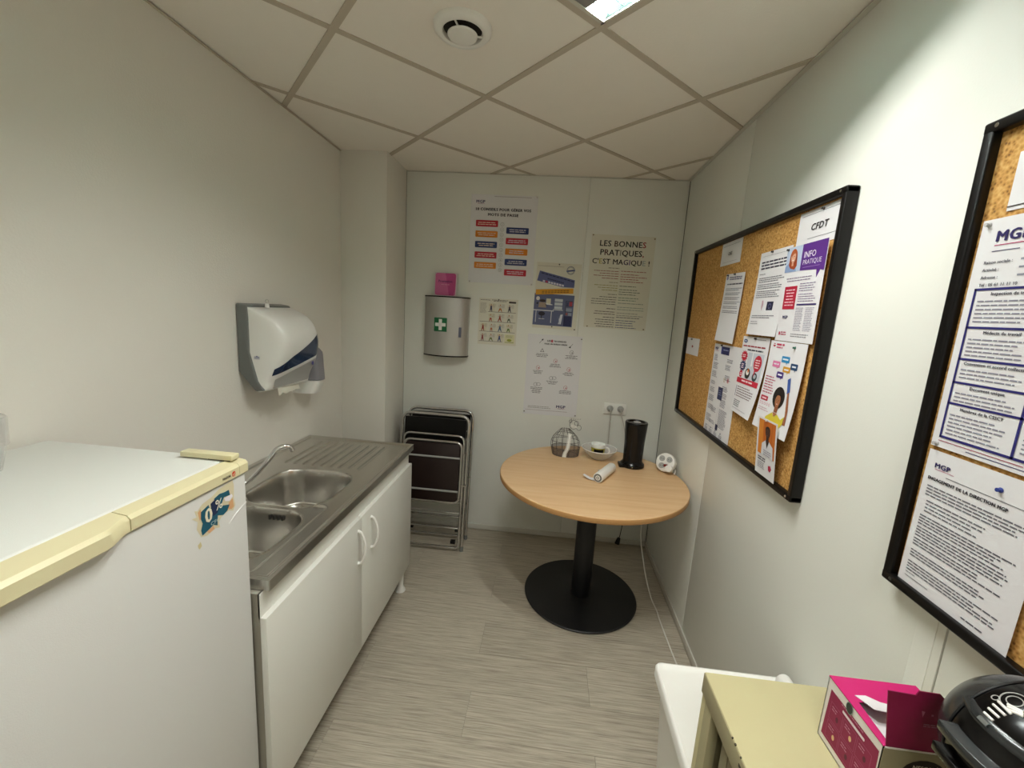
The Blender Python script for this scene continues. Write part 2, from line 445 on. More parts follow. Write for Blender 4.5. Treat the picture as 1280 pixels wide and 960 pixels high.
MB().box(XL, XL+.01, YF, YP, HC-.004, HC-.0012).build('trim_4', M['tbar']); struct(bpy.data.objects['trim_4'])

# luminaires
def fill_fixture(t, label):
    tag(t, label, 'ceiling light')
    f = MB(); e = .289
    f.box(-e, e, -e, -e+.012, -.002, .06); f.box(-e, e, e-.012, e, -.002, .06)
    f.box(-e, -e+.008, -e, e, -.002, .06); f.box(e-.008, e, -e, e, -.002, .06); f.box(-e, e, -e, e, .06, .065)
    f.build('housing', M['white_trim'], t, world=False)
    box('centre_panel', (-.205, .205, -e+.012, e-.012, 0, .006), M['perf'], t, world=False)
    for s in (-1, 1):
        r = MB(); rr = random.Random(5); n = 16
        for sd in (-1, 1):
            rows = []
            for k in range(n+1):
                yy = -.277+.554*k/n
                rows.append([(s*.243+sd*(.036-.006*0), yy, .002), (s*.243+sd*(.030+rr.uniform(-.003, .003)), yy+rr.uniform(-.008, .008)*(0 < k < n), .016), (s*.243+sd*.013, yy, .034)])
            r.surf(rows)
        r.build('reflector', M['reflector'], t, world=False, smooth=False)
        for k in range(11):
            yy = -.25+.05*k
            MB().prism([(s*.243-.034, .001), (s*.243+.034, .001), (s*.243+.022, .018), (s*.243-.022, .018)], yy-.0008, yy+.0008, 'y').build('louvre_blade', M['reflector'], t, world=False, smooth=False)
        MB().cyl((s*.243, -.272, .042), (s*.243, .272, .042), .008, seg=12).build('tube', M['tube'], t, world=False)
fill_fixture(light_a, 'square recessed louvre light in the ceiling at the top edge of the photo')
fill_fixture(fill_light, 'added fill light, square and louvred, unseen in the ceiling behind the viewpoint')
# ceiling air valve
t = thing('ceiling_vent', 'round white air valve set in a ceiling tile', 'ceiling vent', (-.341, 1.454, HC))
MB().lathe([(.060, .004), (.060, -.008), (.063, -.014), (.070, -.017), (.082, -.014), (.090, -.006), (.091, .004)], seg=40).build('outer_ring', M['white_plastic'], t, world=False)
MB().lathe([(0, -.026), (.036, -.026), (.044, -.024), (.047, -.019), (.04, -.014), (0, -.012)], seg=36).build('centre_disc', M['white_plastic'], t, world=False)
MB().lathe([(0, -.002), (.0605, -.002), (.0605, .003)], seg=36).build('dark_throat', M['dark_gap'], t, world=False, label='dark throat')
b = MB()
for a in (20, 140, 260): b.tube([(.03*math.cos(math.radians(a)), .03*math.sin(math.radians(a)), -.016), (.062*math.cos(math.radians(a)), .062*math.sin(math.radians(a)), -.012)], .003, 6)
b.build('spoke', M['white_plastic'], t, world=False)

# ================================================================== FRIDGE
FX, FY0, FY1, FZ = -.722, .375, .932, 1.197
t = thing('fridge', 'white fridge with a cream handle strip in the left foreground', 'fridge', (-1.0, .65, 0))
box('cabinet', (-1.262, FX-.052, FY0, FY1, .03, FZ-.03), M['enamel'], t, .006)
box('top_panel', (-1.265, FX-.040, FY0-.002, FY1+.002, FZ-.03, FZ), M['fridgetop'], t, .008, seg=3)
dr = MB().box(FX-.048, FX-.003, FY0, FY1, .09, FZ-.035).build('door', M['enamel'], t, .007, seg=3)
# pressed crease on the door
MB().tube(catmull([(FX-.0035, .868, 1.055), (FX-.003, .895, 1.072), (FX-.0035, .93, 1.085)], 5), [.0005]+[.0016]*9+[.0006], 6).build('crease', M['enamel'], dr)
# cream strip along the door top with a grip towards the near end
def strip(y0, y1, nn, f):
    rows = []
    for k in range(nn+1):
        yy = y0+(y1-y0)*k/nn; o, d = f(yy)
        x1 = FX+o; zt = FZ+.001; zb = FZ-.034-d
        rows.append([(FX-.036, yy, zt-.004), (FX-.034, yy, zt), (x1-.006, yy, zt-.004), (x1, yy, zt-.011), (x1, yy, zb+.003), (x1-.003, yy, zb), (FX-.010, yy, zb+.002)])
    b = MB().surf(rows); b.add(rows[0]+[], [tuple(range(7))]); b.add(rows[-1]+[], [tuple(range(7))])
    b.surf([[r[0], r[-1]] for r in rows]); return b
def grip(yy):
    u = max(0, min(1, (.634-yy)/.05)); u = u*u*(3-2*u); e = max(0, min(1, (yy-.375)/.03)); return .002+.015*u, .003*u
strip(.638, .905, 6, lambda y: (.002, 0)).build('handle_strip', M['cream'], t, label='cream handle strip')
strip(.906, .934, 2, lambda y: (.002, 0)).build('hinge_cap', M['cream'], t, label='cream end cap')
strip(FY0, .636, 26, grip).build('grip', M['cream'], t, label='cream grip handle')
hc = MB().box(-.868, -.735, .900, .926, FZ+.003, FZ+.016).build('hinge_cover', M['cream'], t, .002, label='cream hinge cover')
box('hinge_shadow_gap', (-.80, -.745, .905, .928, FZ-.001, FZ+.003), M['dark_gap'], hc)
# plinth and feet
box('plinth', (-1.22, FX-.06, FY0+.02, FY1-.02, .0, .03), M['dark_gap'], t)
def on_door(name, pr, ycorner, ztop, W, H, x, parent):
    """print on the +x facing door: local x -> +y"""
    e = bpy.data.objects.new(name, None)
    o = pr.build(parent, W, H, name=name)
    off = Vector((0, 0, 0)); q = parent
    while q: off += q.location; q = q.parent
    o.location = Vector((x, ycorner, ztop))-off; o.rotation_euler = (0, 0, PI/2); bpy.data.objects.remove(e); return o
pr = Print()
pr.text('FAGOR', 0, 9, 8.5, '#16130f', bold=2, lay=0, maxw=24)
pr.ell(34, 5.5, 6, 6.5, '#d0401f', 0); pr.line(29, 7, 40, 3, 1.6, 'cream', 1); pr.line(31, 10, 40, 7, 1.2, 'cream', 1)
on_door('brand_print', pr, .852, FZ-.016, .05, .014, FX+.002, t)
pr = Print(); rr = random.Random(11)
def blob(cx, cy, rx, ry, n, j, rnd): return [(cx+rx*(1+rnd.uniform(-j, j))*math.cos(2*PI*k/n), cy+ry*(1+rnd.uniform(-j, j))*math.sin(2*PI*k/n)) for k in range(n)]
pr.poly([(8, 22), (14, 24), (24, 16), (44, 12), (60, 4), (92, 0), (95, 12), (93, 40), (96, 56), (90, 66), (80, 60), (62, 64), (56, 72), (58, 84), (48, 80), (30, 84), (18, 80), (14, 70), (10, 60), (13, 46), (2, 34), (12, 36)], '#d9cfae', 0)
pr.poly([(14, 28), (20, 24), (22, 40), (17, 46)], '#dba878', 1); pr.poly([(30, 76), (44, 72), (46, 80), (34, 82)], '#e0b184', 1); pr.poly([(80, 44), (90, 38), (92, 58), (86, 60), (78, 56)], '#d8a778', 1)
pr.poly([(10, 92), (16, 88), (18, 98), (13, 102), (11, 98)], '#cfc394', 0)
pr.poly([(20, 30), (36, 24), (38, 34), (50, 26), (48, 18), (60, 14), (72, 16), (82, 16), (84, 28), (70, 26), (62, 40), (82, 48), (76, 58), (66, 62), (54, 56), (52, 76), (44, 70), (34, 74), (20, 78), (18, 66), (22, 54), (19, 44)], '#12566b', 2)
pr.poly([(40, 24), (50, 20), (60, 30), (54, 50), (44, 52)], '#16264a', 3)
pr.text('0', 28, 58, 40, '#e9e2c9', bold=1.5, lay=4, sx=.75)
pr.text('%', 50, 44, 30, '#efe9d8', bold=.5, lay=4, sx=.8)
pr.text('CFC', 38, 69, 11, '#bfd8d6', lay=4)
pr.poly([(70, 28), (88, 28), (90, 34), (82, 40), (72, 36)], '#efeaf0', 3)
so = on_door('sticker', pr, .765, 1.159, .1, .1, FX-.003, dr); so.scale = (1.32, 1, 1.15); so['label'] = 'torn teal and beige sticker reading 0%'
# clear plastic cup on the fridge
t = thing('plastic_cup', 'clear plastic container at the left edge on top of the white fridge', 'cup', (-1.155, .722, FZ))
MB().lathe([(0, .002), (.036, .002), (.047, .055), (.051, .058), (.0525, .115), (.050, .118), (.049, .112), (.045, .058), (.034, .006), (0, .005)], seg=28).build('cup_body', M['clear'], t, world=False)

# ================================================================== SINK UNIT
WX0, WX1, WY0, WY1, WZ = -1.283, -.692, .956, 2.150, .85
t = thing('sink_cabinet', 'white two-door base cabinet under the steel sink worktop', 'cabinet', (-1.0, 1.53, 0))
b = MB()
b.box(WX0+.01, -.712, 2.11, 2.128, .15, .819)
b.box(WX0+.01, -.712, .957, 2.11, .15, .166); b.box(WX0+.01, WX0+.016, WY0+.008, 2.11, .166, .819)
b.build('body', M['white_lam'], t)
box('end_panel', (WX0+.01, -.712, .9405, .957, .15, .8185), M['end_shaded'], t, label='end panel with the shade painted into its grey')
MB().box(-.716, -.711, .9405, 2.118, .745, .8185).build('top_rail', M['white_lam'], t)
for (a, c, hy) in ((.9385, 1.5125, 1.482), (1.5155, 2.128, 1.604)):
    d = box('door', (-.711, -.693, a, c, .153, .75), M['white_lam'], t, .0015)
    hd = MB(); hd.tube(catmull([(-.693, hy, .704), (-.679, hy, .698), (-.666, hy, .665), (-.663, hy, .635), (-.666, hy, .605), (-.679, hy, .572), (-.693, hy, .566)], 5), [.006]+[.0048]*29+[.006], 8)
    hd.cyl((-.694, hy, .704), (-.688, hy, .704), .008, .0065, 12); hd.cyl((-.694, hy, .566), (-.688, hy, .566), .008, .0065, 12)
    hd.build('handle', M['white_plastic'], d)
for (lx, ly) in ((-.735, 2.10), (-.735, .98), (-1.2, 2.10), (-1.2, .98)):
    MB().lathe([(.028, 0), (.026, .01), (.015, .03), (.017, .12), (.03, .15)], (lx, ly, 0), 16).build('foot', M['white_plastic'], t)
# worktop as one pressed sheet
t = thing('sink_worktop', 'stainless steel double-bowl sink worktop with a ribbed drainer', 'sink', (-.984, 1.555, WZ))
def sdr(x, y, x0, x1, y0, y1, r):
    qx = abs(x-(x0+x1)/2)-(x1-x0)/2+r; qy = abs(y-(y0+y1)/2)-(y1-y0)/2+r
    return math.hypot(max(qx, 0), max(qy, 0))+min(max(qx, qy), 0)-r
def ss(a, b, v):
    v = max(0, min(1, (v-a)/(b-a))); return v*v*(3-2*v)
def hgt(x, y):
    z = 0
    e = min(x-WX0, WX1-x, y-WY0, WY1-y)
    z -= .007*ss(.012, .03, e)                      # raised rim round the sheet
    z += .004*ss(.0, -.004, .0)
    # stepped field round the near bowl
    d = sdr(x, y, -1.2, -.765, .985, 1.405+.0*x, .03)
    z -= .007*(1-ss(-.012, .0, d))
    # drainer ribs
    if 1.74 < y < 2.11 and -1.19 < x < -.79:
        k = (x+1.17)/.0435; f = abs(k-round(k))
        en = ss(1.745, 1.775, y)*ss(2.11, 2.07, y)
        z -= .0055*en*(1-ss(.08, .26, f))
    for (x0, x1, y0, y1, dep, r) in ((-1.125, -.79, 1.375, 1.705, .15, .10), (-1.115, -.80, 1.025, 1.352, .165, .10)):
        d = sdr(x, y, x0, x1, y0, y1, r)
        if d < .004:
            z += .003*ss(.006, 0, d) if d > -.0 else 0
            z -= dep*ss(0, -.026, d) + .010*ss(-.02, -.15, d)
            z -= .006*ss(.045, .035, math.hypot(x-(x0+x1)/2, y-(y0+y1)/2))
    return WZ+z
nx, ny = 190, 380
mb = MB(); mb.surf([[(WX0+(WX1-WX0)*i/nx, WY0+(WY1-WY0)*j/ny, hgt(WX0+(WX1-WX0)*i/nx, WY0+(WY1-WY0)*j/ny)) for i in range(nx+1)] for j in range(ny+1)])
mb.build('sheet', M['basin'], t, ang=75)
b = MB()
pts = rounded([(WX0, WY0, 0), (WX1, WY0, 0), (WX1, WY1, 0), (WX0, WY1, 0)], .004, 3, True)
ring = lambda dz, o: [(p.x+(o if p.x > -1 else -o)*0, p.y, WZ+dz) for p in pts]
rows = [ring(0, 0), ring(-.030, 0)]
b.surf([r+[r[0]] for r in rows]); b.box(WX0+.004, WX1-.004, WY0+.004, WY0+.006, WZ-.03, WZ-.006)
b.build('skirt', M['steel'], t)
for (cx, cy, dep) in ((-.9575, 1.54, .167), (-.9575, 1.1885, .189)):
    b = MB().lathe([(0, .004), (.012, .004), (.014, .002), (.030, .001), (.038, .004), (.041, .002), (.041, -.004)], (cx, cy, WZ-dep+.003), 28)
    b.build('drain', M['chrome'], t, label='round chrome drain')
b = MB()
for k in range(4): b.box(-.962+k*.016, -.955+k*.016, 1.337, 1.3455, WZ-.050, WZ-.034)
b.build('overflow_slots', M['dark_gap'], t, label='dark overflow slots')
# mixer tap
t = thing('mixer_tap', 'chrome swivel mixer tap over the steel sink bowls', 'tap', (-1.235, 1.30, WZ-.003))
MB().lathe([(.027, 0), (.027, .006), (.022, .012), (.021, .06), (.024, .065), (.024, .095), (.018, .11), (0, .113)], seg=24).build('tap_body', M['chrome'], t, world=False)
MB().tube(catmull([(-1.235, 1.30, .868), (-1.19, 1.35, .868), (-1.12, 1.435, .884), (-1.065, 1.483, .955), (-1.035, 1.507, 1.004), (-1.005, 1.532, 1.008), (-.993, 1.542, .988)], 6), .0095, 12).build('spout', M['chrome'], t)
MB().tube([(-1.235, 1.30, .955), (-1.215, 1.38, .945), (-1.19, 1.47, .935)], [.006, .005, .004], 8).build('lever', M['chrome'], t)

# ================================================================== PAPER TOWEL DISPENSER, SOAP DISPENSER
t = thing('towel_dispenser', 'white and grey paper towel dispenser with blue window on left wall', 'paper towel dispenser', (XL, 1.785, 1.37))
D0, D1 = 1.642, 1.932
MB().prism([(XL+.001, 1.560), (-1.235, 1.553), (-1.232, 1.50), (-1.232, 1.36), (-1.20, 1.24), (-1.175, 1.20), (-1.215, 1.195), (XL+.001, 1.275)], D0-.004, D1+.002, 'y').build('back_case', M['grey_pl'], t, .008, seg=3)
prof = [(1.545, -1.236), (1.538, -1.205), (1.522, -1.165), (1.50, -1.128), (1.46, -1.098), (1.41, -1.087), (1.36, -1.098), (1.32, -1.115), (1.27, -1.142), (1.235, -1.158), (1.20, -1.170), (1.193, -1.20), (1.19, -1.236)]
cp = catmull([(p[1], 0, p[0]) for p in prof], 4)
def px(z):
    best = -1.236
    for a, c in zip(cp[:-1], cp[1:]):
        if (a.z-z)*(c.z-z) <= 0 and abs(a.z-c.z) > 1e-9: best = max(best, a.x+(z-a.z)/(c.z-a.z)*(c.x-a.x))
    return best
def edge(tt): return max(0, 1-abs(tt)**(7 if tt < 0 else 14))**(1/3.2)
def base(z): return -1.236+.034*max(0, min(1, (1.37-z)/.16))
def bulge(tt, z): return .024*max(0, (tt+1)/2)*max(0, min(1, (1.42-z)/.12))
def skinx(x, z, tt): return base(z)+(max(x, base(z))+bulge(tt, z)*(z > 1.197)-base(z))*edge(tt)
def face(y, z): return skinx(px(z), z, (y-(D0+D1)/2)/((D1-D0)/2))
rows = []
for p in cp:
    r = []
    for k in range(41):
        tt = math.sin(PI/2*(2*k/40-1)); y = (D0+D1)/2+(D1-D0)/2*tt
        r.append((skinx(p.x, p.z, tt), y, p.z))
    rows.append(r)
MB().surf(rows).build('cover', M['cover_plastic'], t, ang=70)
def skin(name, lo, hi, y0, y1, mt, off, n=18, label=None):
    rows = []
    for k in range(n+1):
        u = k/n; y = y0+(y1-y0)*u; a, c = lo(u), hi(u)
        rows.append([(face(y, a+(c-a)*q/8)+off, y, a+(c-a)*q/8) for q in range(9)])
    b = MB().surf(rows); b.surf([[(p[0]-.003, p[1], p[2]) for p in r] for r in rows])
    return b.build(name, mt, t, ang=70, label=label)
skin('window', lambda u: 1.262+.078*u, lambda u: 1.292+.022*min(1, u*4)+.128*u**1.1, 1.660, 1.924, M['blue_win'], .0014, label='dark blue window')
skin('chute_panel', lambda u: 1.205+.01*u, lambda u: 1.244+.082*u, 1.680, 1.922, M['grey_lt'], .0012, label='pale translucent lower panel')
b = MB().lathe([(.009, 0), (.008, .014), (.004, .018), (0, .018)], (-1.215, 1.735, 1.545), 12); b.build('lock', M['white_plastic'], t)
MB().tube([(-1.215+.007*math.cos(a), 1.735, 1.571+.008*math.sin(a)) for a in [2*PI*k/10 for k in range(10)]], .0014, 6, True).build('key', M['chrome'], t)
rg = random.Random(2); low = [(1.71+.155*k/14, 1.178-rg.random()*.010) for k in range(15)]
rows = [[(-1.165, y, 1.215) for y, z in low], [(-1.158, y, z) for y, z in low]]
MB().surf(rows).build('paper_towel', M['paper_w'], t)
pr = Print(); pr.poly([(0, 7), (24, 7), (24, 9), (0, 9)], '#4b4a86', 0).poly([(8, 6), (12, 2), (16, 6)], '#4b4a86', 0); pr.lines(0, 11, 24, 3, 2.4, 1.1, '#6e6c94', jit=0)
o = pr.build(t, .03, .02, name='side_print'); o.location = Vector((-1.215, D0-.0005, 1.350))-t.location
pr = Print(); pr.ell(0, 0, 10, 9, '#3d3a80', 0); pr.text('o', 0, 3, 9, '#c9c9dd', 'c', lay=1)
o = pr.build(t, .03, .02, name='round_mark'); o.location = Vector((face(1.885, 1.30)+.0025, 1.885, 1.296))-t.location; o.rotation_euler = (math.radians(0), 0, PI/2)

t = thing('soap_dispenser', 'grey and white soap dispenser behind the paper towel dispenser', 'soap dispenser', (XL, 2.06, 1.23))
def cap(z0, z1, yc, hw, xs, nm, mt):
    rows = []
    for k in range(11):
        u = k/10; z = z0+(z1-z0)*u; dep = xs(u); r = []
        for q in range(21):
            a = PI*q/20; r.append((XL+.001+dep*math.sin(a)**.55, yc-hw*math.copysign(abs(math.cos(a))**.6, math.cos(a)), z))
        rows.append(r)
    b = MB().surf(rows); b.add(rows[0], [tuple(range(21))]); b.add(rows[-1], [tuple(range(21))]); b.build(nm, mt, t, ang=50)
cap(1.185, 1.362, 2.06, .05, lambda u: .135-.012*u-.05*max(0, u-.75)**2*16, 'soap_tank', M['smoke'])
cap(1.115, 1.183, 2.06, .052, lambda u: .105+.03*u, 'push_bar', M['white_plastic'])

# ================================================================== FIRST-AID CABINET
t = thing('first_aid_cabinet', 'aluminium first-aid cabinet with a green and white cross sign', 'first aid cabinet', (-.70, YB, 1.27))
def arc(w, d, n=18, base=.045): return [(-.70+w*math.sin(a), YB-base-d*(math.cos(a)-math.cos(1.0))/(1-math.cos(1.0))) for a in [(-1.0+2.0*k/n) for k in range(n+1)]]
def shell(grow): 
    q = arc(.148/math.sin(1.0)*(1+grow), .065*(1+grow*2)); return [(q[0][0], YB-.001)]+q+[(q[-1][0], YB-.001)]
MB().prism(shell(0), 1.274, 1.655, 'z').build('curved_door', M['alu'], t, ang=30)
for z in (1.266, 1.655): MB().prism(shell(.02), z, z+.008, 'z').build('edge_cap', M['black_lac'], t)
q = arc(.148/math.sin(1.0), .065)
def ysurf(x):
    for a, c in zip(q[:-1], q[1:]):
        if a[0] <= x <= c[0]: return a[1]+(x-a[0])/(c[0]-a[0])*(c[1]-a[1])
def aid(nm, x0, x1, z0, z1, off, mt, par=t, lab=None):
    rows = [[(x0+(x1-x0)*k/6, ysurf(x0+(x1-x0)*k/6)-off, z) for k in range(7)] for z in (z0, z1)]
    b = MB().surf(rows); b.surf([[(p[0], p[1]+.0008, p[2]) for p in r] for r in rows]); return b.build(nm, mt, par, label=lab)
s = aid('sign', -.768, -.680, 1.432, 1.522, .001, M['green'], lab='green first-aid sign')
aid('cross', -.760, -.688, 1.466, 1.488, .002, M['white_plastic'], s, 'white cross'); aid('cross', -.735, -.713, 1.441, 1.513, .002, M['white_plastic'], s, 'white cross')
MB().box(-.605, -.588, ysurf(-.6)-.004, ysurf(-.6)+.006, 1.40, 1.465).build('latch', ink('#6c7488'), t, .002, label='slim grey latch')
# pink card on the cabinet
pr = Print(); pr.rect(0, 0, 150, 150, '#ddcfd8', 0); pr.rrect(4, 2, 138, 144, 14, '#d36a9f', 1); pr.poly([(70, 2), (132, 2), (142, 12), (142, 100), (128, 146), (100, 146)], '#c34a88', 2)
pr.text('Prestation', 72, 62, 22, '#5b1b5e', 'c', 1.5, lay=3, maxw=92); pr.lines(44, 74, 60, 1, 6, 4, '#e7a6c6', lay=3)
sheet('leaflet', 'pink leaflet standing on top of the first-aid cabinet', 'leaflet', (-.790, YB-.03, 1.815), 0, .15, .15, pr, bend=lambda u, v: .010*v, th=.004)

# ================================================================== POSTERS ON THE BACK WALL
DK = '#2a2433'; RED = '#b3152f'; ORG = '#d9801c'; BLU = '#20346d'; NAVY = '#2b2360'
def mgp(pr, x, y, s, col=NAVY, lay=2):
    pr.text('MGP', x, y, s, col, bold=2.2, lay=lay, sx=1.15); pr.rect(x+s*.2, y+s*.12, s*2.1, s*.05, '#b3306a', lay); pr.rect(x+s*.5, y+s*.24, s*1.4, s*.04, col, lay)
pr = Print(); mgp(pr, 34, 52, 24)
pr.rect(150, 10, 240, 1.6, '#6b4a55', 1)
pr.text('10 CONSEILS POUR GÉRER VOS', 212, 98, 23, DK, 'c', 3, maxw=360); pr.text('MOTS DE PASSE', 212, 130, 23, DK, 'c', 3, sx=1.1)
cl = [RED, ORG, BLU, RED, ORG]; cr2 = [BLU, RED, ORG, BLU, RED]
for k in range(5):
    yl = 158+k*66; yr = yl+38
    pr.rrect(36, yl, 146, 40, 5, cl[k], 1); pr.lines(48, yl+12, 122, 2, 12, 5, '#e8cfc0', 'c', 2)
    pr.rrect(238, yr, 146, 40, 5, cr2[k], 1); pr.lines(250, yr+12, 122, 2, 12, 5, '#d8d4e0', 'c', 2)
for k in range(10): pr.ring(210, 180+k*32, 12, 1.6, '#8b8f88', 1, 16); pr.text(str(k+1), 210, 185+k*32, 13, '#555', 'c', 0) if False else pr.text(str(k+1), 210, 185+k*32, 13, '#555555', 'c')
sheet('poster', 'white poster of red, orange and blue boxes, 10 CONSEILS heading', 'poster', (-.573, YB-.001, 2.322), 0, .432, .555, pr, pins=((.02, .99), (.98, .99), (.98, .01)))
pr = Print()  # exercise chart
pr.lines(8, 10, 70, 1, 5, 3, '#4a4438'); pr.lines(85, 8, 110, 2, 7, 3.5, '#5b5550', 'c'); pr.rrect(200, 14, 48, 12, 3, '#3c332c', 1)
pr.lines(8, 30, 48, 12, 6, 2, '#9a9588')
fc = ['#3c3f58', '#b5702e', '#252838', '#b04a3a', '#a0402e', '#4d5a40', '#8e2f28', '#b06a3a', '#3f5b7d', '#5b7a2e', '#8a3b35', '#6f7a35', '#33457e']
fig = []; 
for r in range(4):
    for k in range(3 if r < 2 else (4 if r == 2 else 3)):
        fig.append(((70 if r < 2 else 20)+k*(62 if r < 2 else 58), 34+r*66))
for k, (fx, fy) in enumerate(fig):
    c = fc[k % len(fc)]
    pr.rect(fx-4, fy-2, 40, 54, '#d8d6c9' if k % 3 else '#d9d4bd', 0)
    pr.ell(fx+12, fy+8, 4, 5, '#b88a6a', 1); pr.poly([(fx+7, fy+14), (fx+17, fy+14), (fx+18, fy+30), (fx+6, fy+30)], '#cfcabb' if k % 2 else c, 1)
    sp = 4+(k*5) % 7; pr.poly([(fx+6, fy+28), (fx+18, fy+28), (fx+12+sp+4, fy+52), (fx+12+sp, fy+52), (fx+12, fy+36), (fx+12-sp, fy+52), (fx+8-sp, fy+52)], c, 2)
    pr.line(fx+8, fy+16, fx-1, fy+8+(k % 3)*6, 2.2, '#b88a6a', 2); pr.line(fx+17, fy+16, fx+26, fy+10+(k % 2)*9, 2.2, '#b88a6a', 2)
    pr.lines(fx+24, fy+2, 20, 6, 4.2, 1.5, '#a5a093')
pr.rect(184, 234, 66, 60, '#dcdab0', 0); pr.ell(216, 272, 16, 9, '#9aa23c', 1); pr.lines(192, 240, 48, 3, 6, 2, '#8f9470')
for r, (a, c) in enumerate(((62, 250), (8, 250), (8, 250), (8, 170))): pr.rect(a, 87+r*66, c-a, 2.4, '#4a3b34', 1)
pr.rect(186, 285, 60, 2.4, '#55602c', 1)
sheet('exercise_chart', 'small chart of coloured stretching figures in four rows', 'poster', (-.490, YB-.001, 1.668), 0, .262, .308, pr, M['paper_w'], pins=((.5, .02),), pin_col='#4a4a44')
pr = Print()  # blue / yellow illustrated poster
pr.rect(8, 22, 170, 1.6, '#7a6c50', 1); pr.ring(222, 42, 26, 3, '#39486a', 1); pr.ring(222, 42, 20, 1.5, '#39486a', 1)
pr.poly([(194, 44), (248, 34), (250, 44), (196, 54)], '#5d6b93', 2); pr.lines(202, 42, 40, 1, 4, 4, '#20294a', 'c', 3)
pr.poly([(22, 54), (254, 102), (254, 150), (180, 152), (8, 118)], '#59608f', 1)
for k, (a, c) in enumerate(((34, 220), (76, 110))):
    vs = 64+k*34
    for q in range(9): pr.poly([(a+q*c/9, vs+q*c/9*.21), (a+q*c/9+c/11, vs+(q*c/9+c/11)*.21), (a+q*c/9+c/11, vs+7+(q*c/9+c/11)*.21), (a+q*c/9, vs+7+q*c/9*.21)], '#232a55', 2)
pr.text('Bons bureau mieux !', 46, 118, 20, '#e4e2ea', bold=1.5, rot=.17, maxw=150) if False else pr.lines(46, 112, 10, 1, 1, 1, '#59608f')
for q in range(8): pr.poly([(46+q*18, 112+q*3.1), (60+q*18, 112+q*3.1+2.4), (60+q*18, 124+q*3.1+2.4), (46+q*18, 124+q*3.1)], '#c0425e' if q == 1 else '#dcdaea', 2)
pr.poly([(6, 176), (250, 154), (252, 188), (6, 210)], '#d99a1c', 2)
for k in range(2):
    for q in range(9): pr.poly([(46+q*20, 184+k*10-q*1.8), (62+q*20, 182.6+k*10-q*1.8), (62+q*20, 187+k*10-q*1.8), (46+q*20, 188.6+k*10-q*1.8)], '#6b4a10', 3)
pr.rect(0, 200, 262, 206, '#5c6384', 1)
pr.ell(24, 232, 12, 13, '#e3e0da', 2); pr.rect(80, 230, 30, 34, '#d4cfb8', 2); pr.poly([(78, 262), (122, 266), (122, 271), (82, 270)], '#e2e2e2', 3)
pr.ell(56, 246, 20, 9, '#2b1f20', 3); pr.poly([(34, 256), (78, 256), (82, 290), (30, 290)], '#a1907f', 2); pr.ell(22, 262, 6, 6, '#222', 2) if False else pr.ell(22, 264, 6, 6, '#23222c', 2); pr.ell(82, 270, 6, 6, '#23222c', 2)
for k in range(3): pr.rect(136, 228+k*24, 52, 18, '#c9d0d6', 2); pr.rect(136, 246+k*24, 52, 2, '#8a90a6', 3)
pr.rect(128, 298, 66, 4, '#e2e2e2', 2)
pr.rect(208, 238, 46, 4, '#22253c', 2); pr.rect(208, 238, 3, 150, '#22253c', 2); pr.rect(232, 242, 20, 28, '#a93a4a', 2); pr.rect(214, 246, 14, 24, '#3b3f66', 2); pr.rect(208, 270, 48, 3, '#22253c', 3); pr.rect(214, 284, 38, 22, '#8e97ad', 2); pr.rect(208, 306, 48, 3, '#22253c', 3); pr.ell(220, 322, 8, 9, '#97555a', 2); pr.rect(230, 314, 22, 18, '#8e97ad', 2); pr.rect(204, 336, 52, 66, '#252a56', 2)
pr.rect(0, 306, 134, 5, '#e6e6e6', 3); pr.rect(16, 312, 4, 76, '#d9d9df', 3); pr.rect(118, 312, 4, 76, '#e6e6e6', 3)
pr.ell(56, 330, 22, 14, '#242434', 3); pr.rect(53, 340, 6, 26, '#242434', 3); pr.rect(38, 362, 38, 4, '#cfcfd8', 3); pr.poly([(170, 392), (180, 330), (196, 326), (188, 392)], '#d5d8e2', 3); pr.poly([(168, 340), (176, 392), (182, 392)], '#aeb6c6', 4)
sheet('safety_poster', 'blue and yellow illustrated office poster in a clear sleeve', 'poster', (-.120, YB-.001, 1.920), 0, .290, .425, pr, M['paper_w'], pins=((.5, .02), (.45, .97), (.97, .99)), pin_col='#3a362f', tilt=.012)
pr = Print()  # les bonnes pratiques
def multi(s, cx, y, size, cols):
    vs, fs, a, b = text_mesh(s, 1.2); full = (b-a)*size; x = cx-full/2
    for k, ch in enumerate(s):
        wpre = 0
        if k:
            v2 = text_mesh(s[:k]+'|', 1.2)[3]-text_mesh('|', 1.2)[3]; wpre = v2*size
        if ch != ' ': pr.text(ch, x+wpre+text_mesh(ch, 1.2)[2]*size-a*size, y, size, cols.get(k, '#1c1a18'), bold=1.2)
multi('LES BONNES', 200, 70, 50, {4: '#4a3420', 6: '#2b3a2b', 8: '#2c2c2c', 9: '#a03038'})
multi('PRATIQUES,', 200, 125, 50, {1: '#5a3b38', 4: '#8d8d7d', 9: '#9a2a3a'})
multi("C'EST MAGIQUE !", 198, 180, 45, {2: '#b4a95a', 8: '#3d3150', 9: '#6d5b8a', 12: '#a9b3b0'})
for k, (yy, n, c) in enumerate(((202, 1, '#8a8070'), (222, 4, '#9a5a52'), (262+30, 1, '#9a9478'), (312, 3, '#a39a5e'), (368, 1, '#7a7a6a'), (386, 4, '#5d5d55'), (460, 1, '#4a3030'), (480, 2, '#55403c'), (516, 1, '#3a3a3a'), (532, 4, '#4a4a48'))):
    pr.lines(30, yy, 165 if n > 1 else 165, n, 15, 4, c, 'r', jit=.4 if n > 1 else .0) if n > 1 else pr.lines(120, yy, 75, 1, 15, 4, c, 'r')
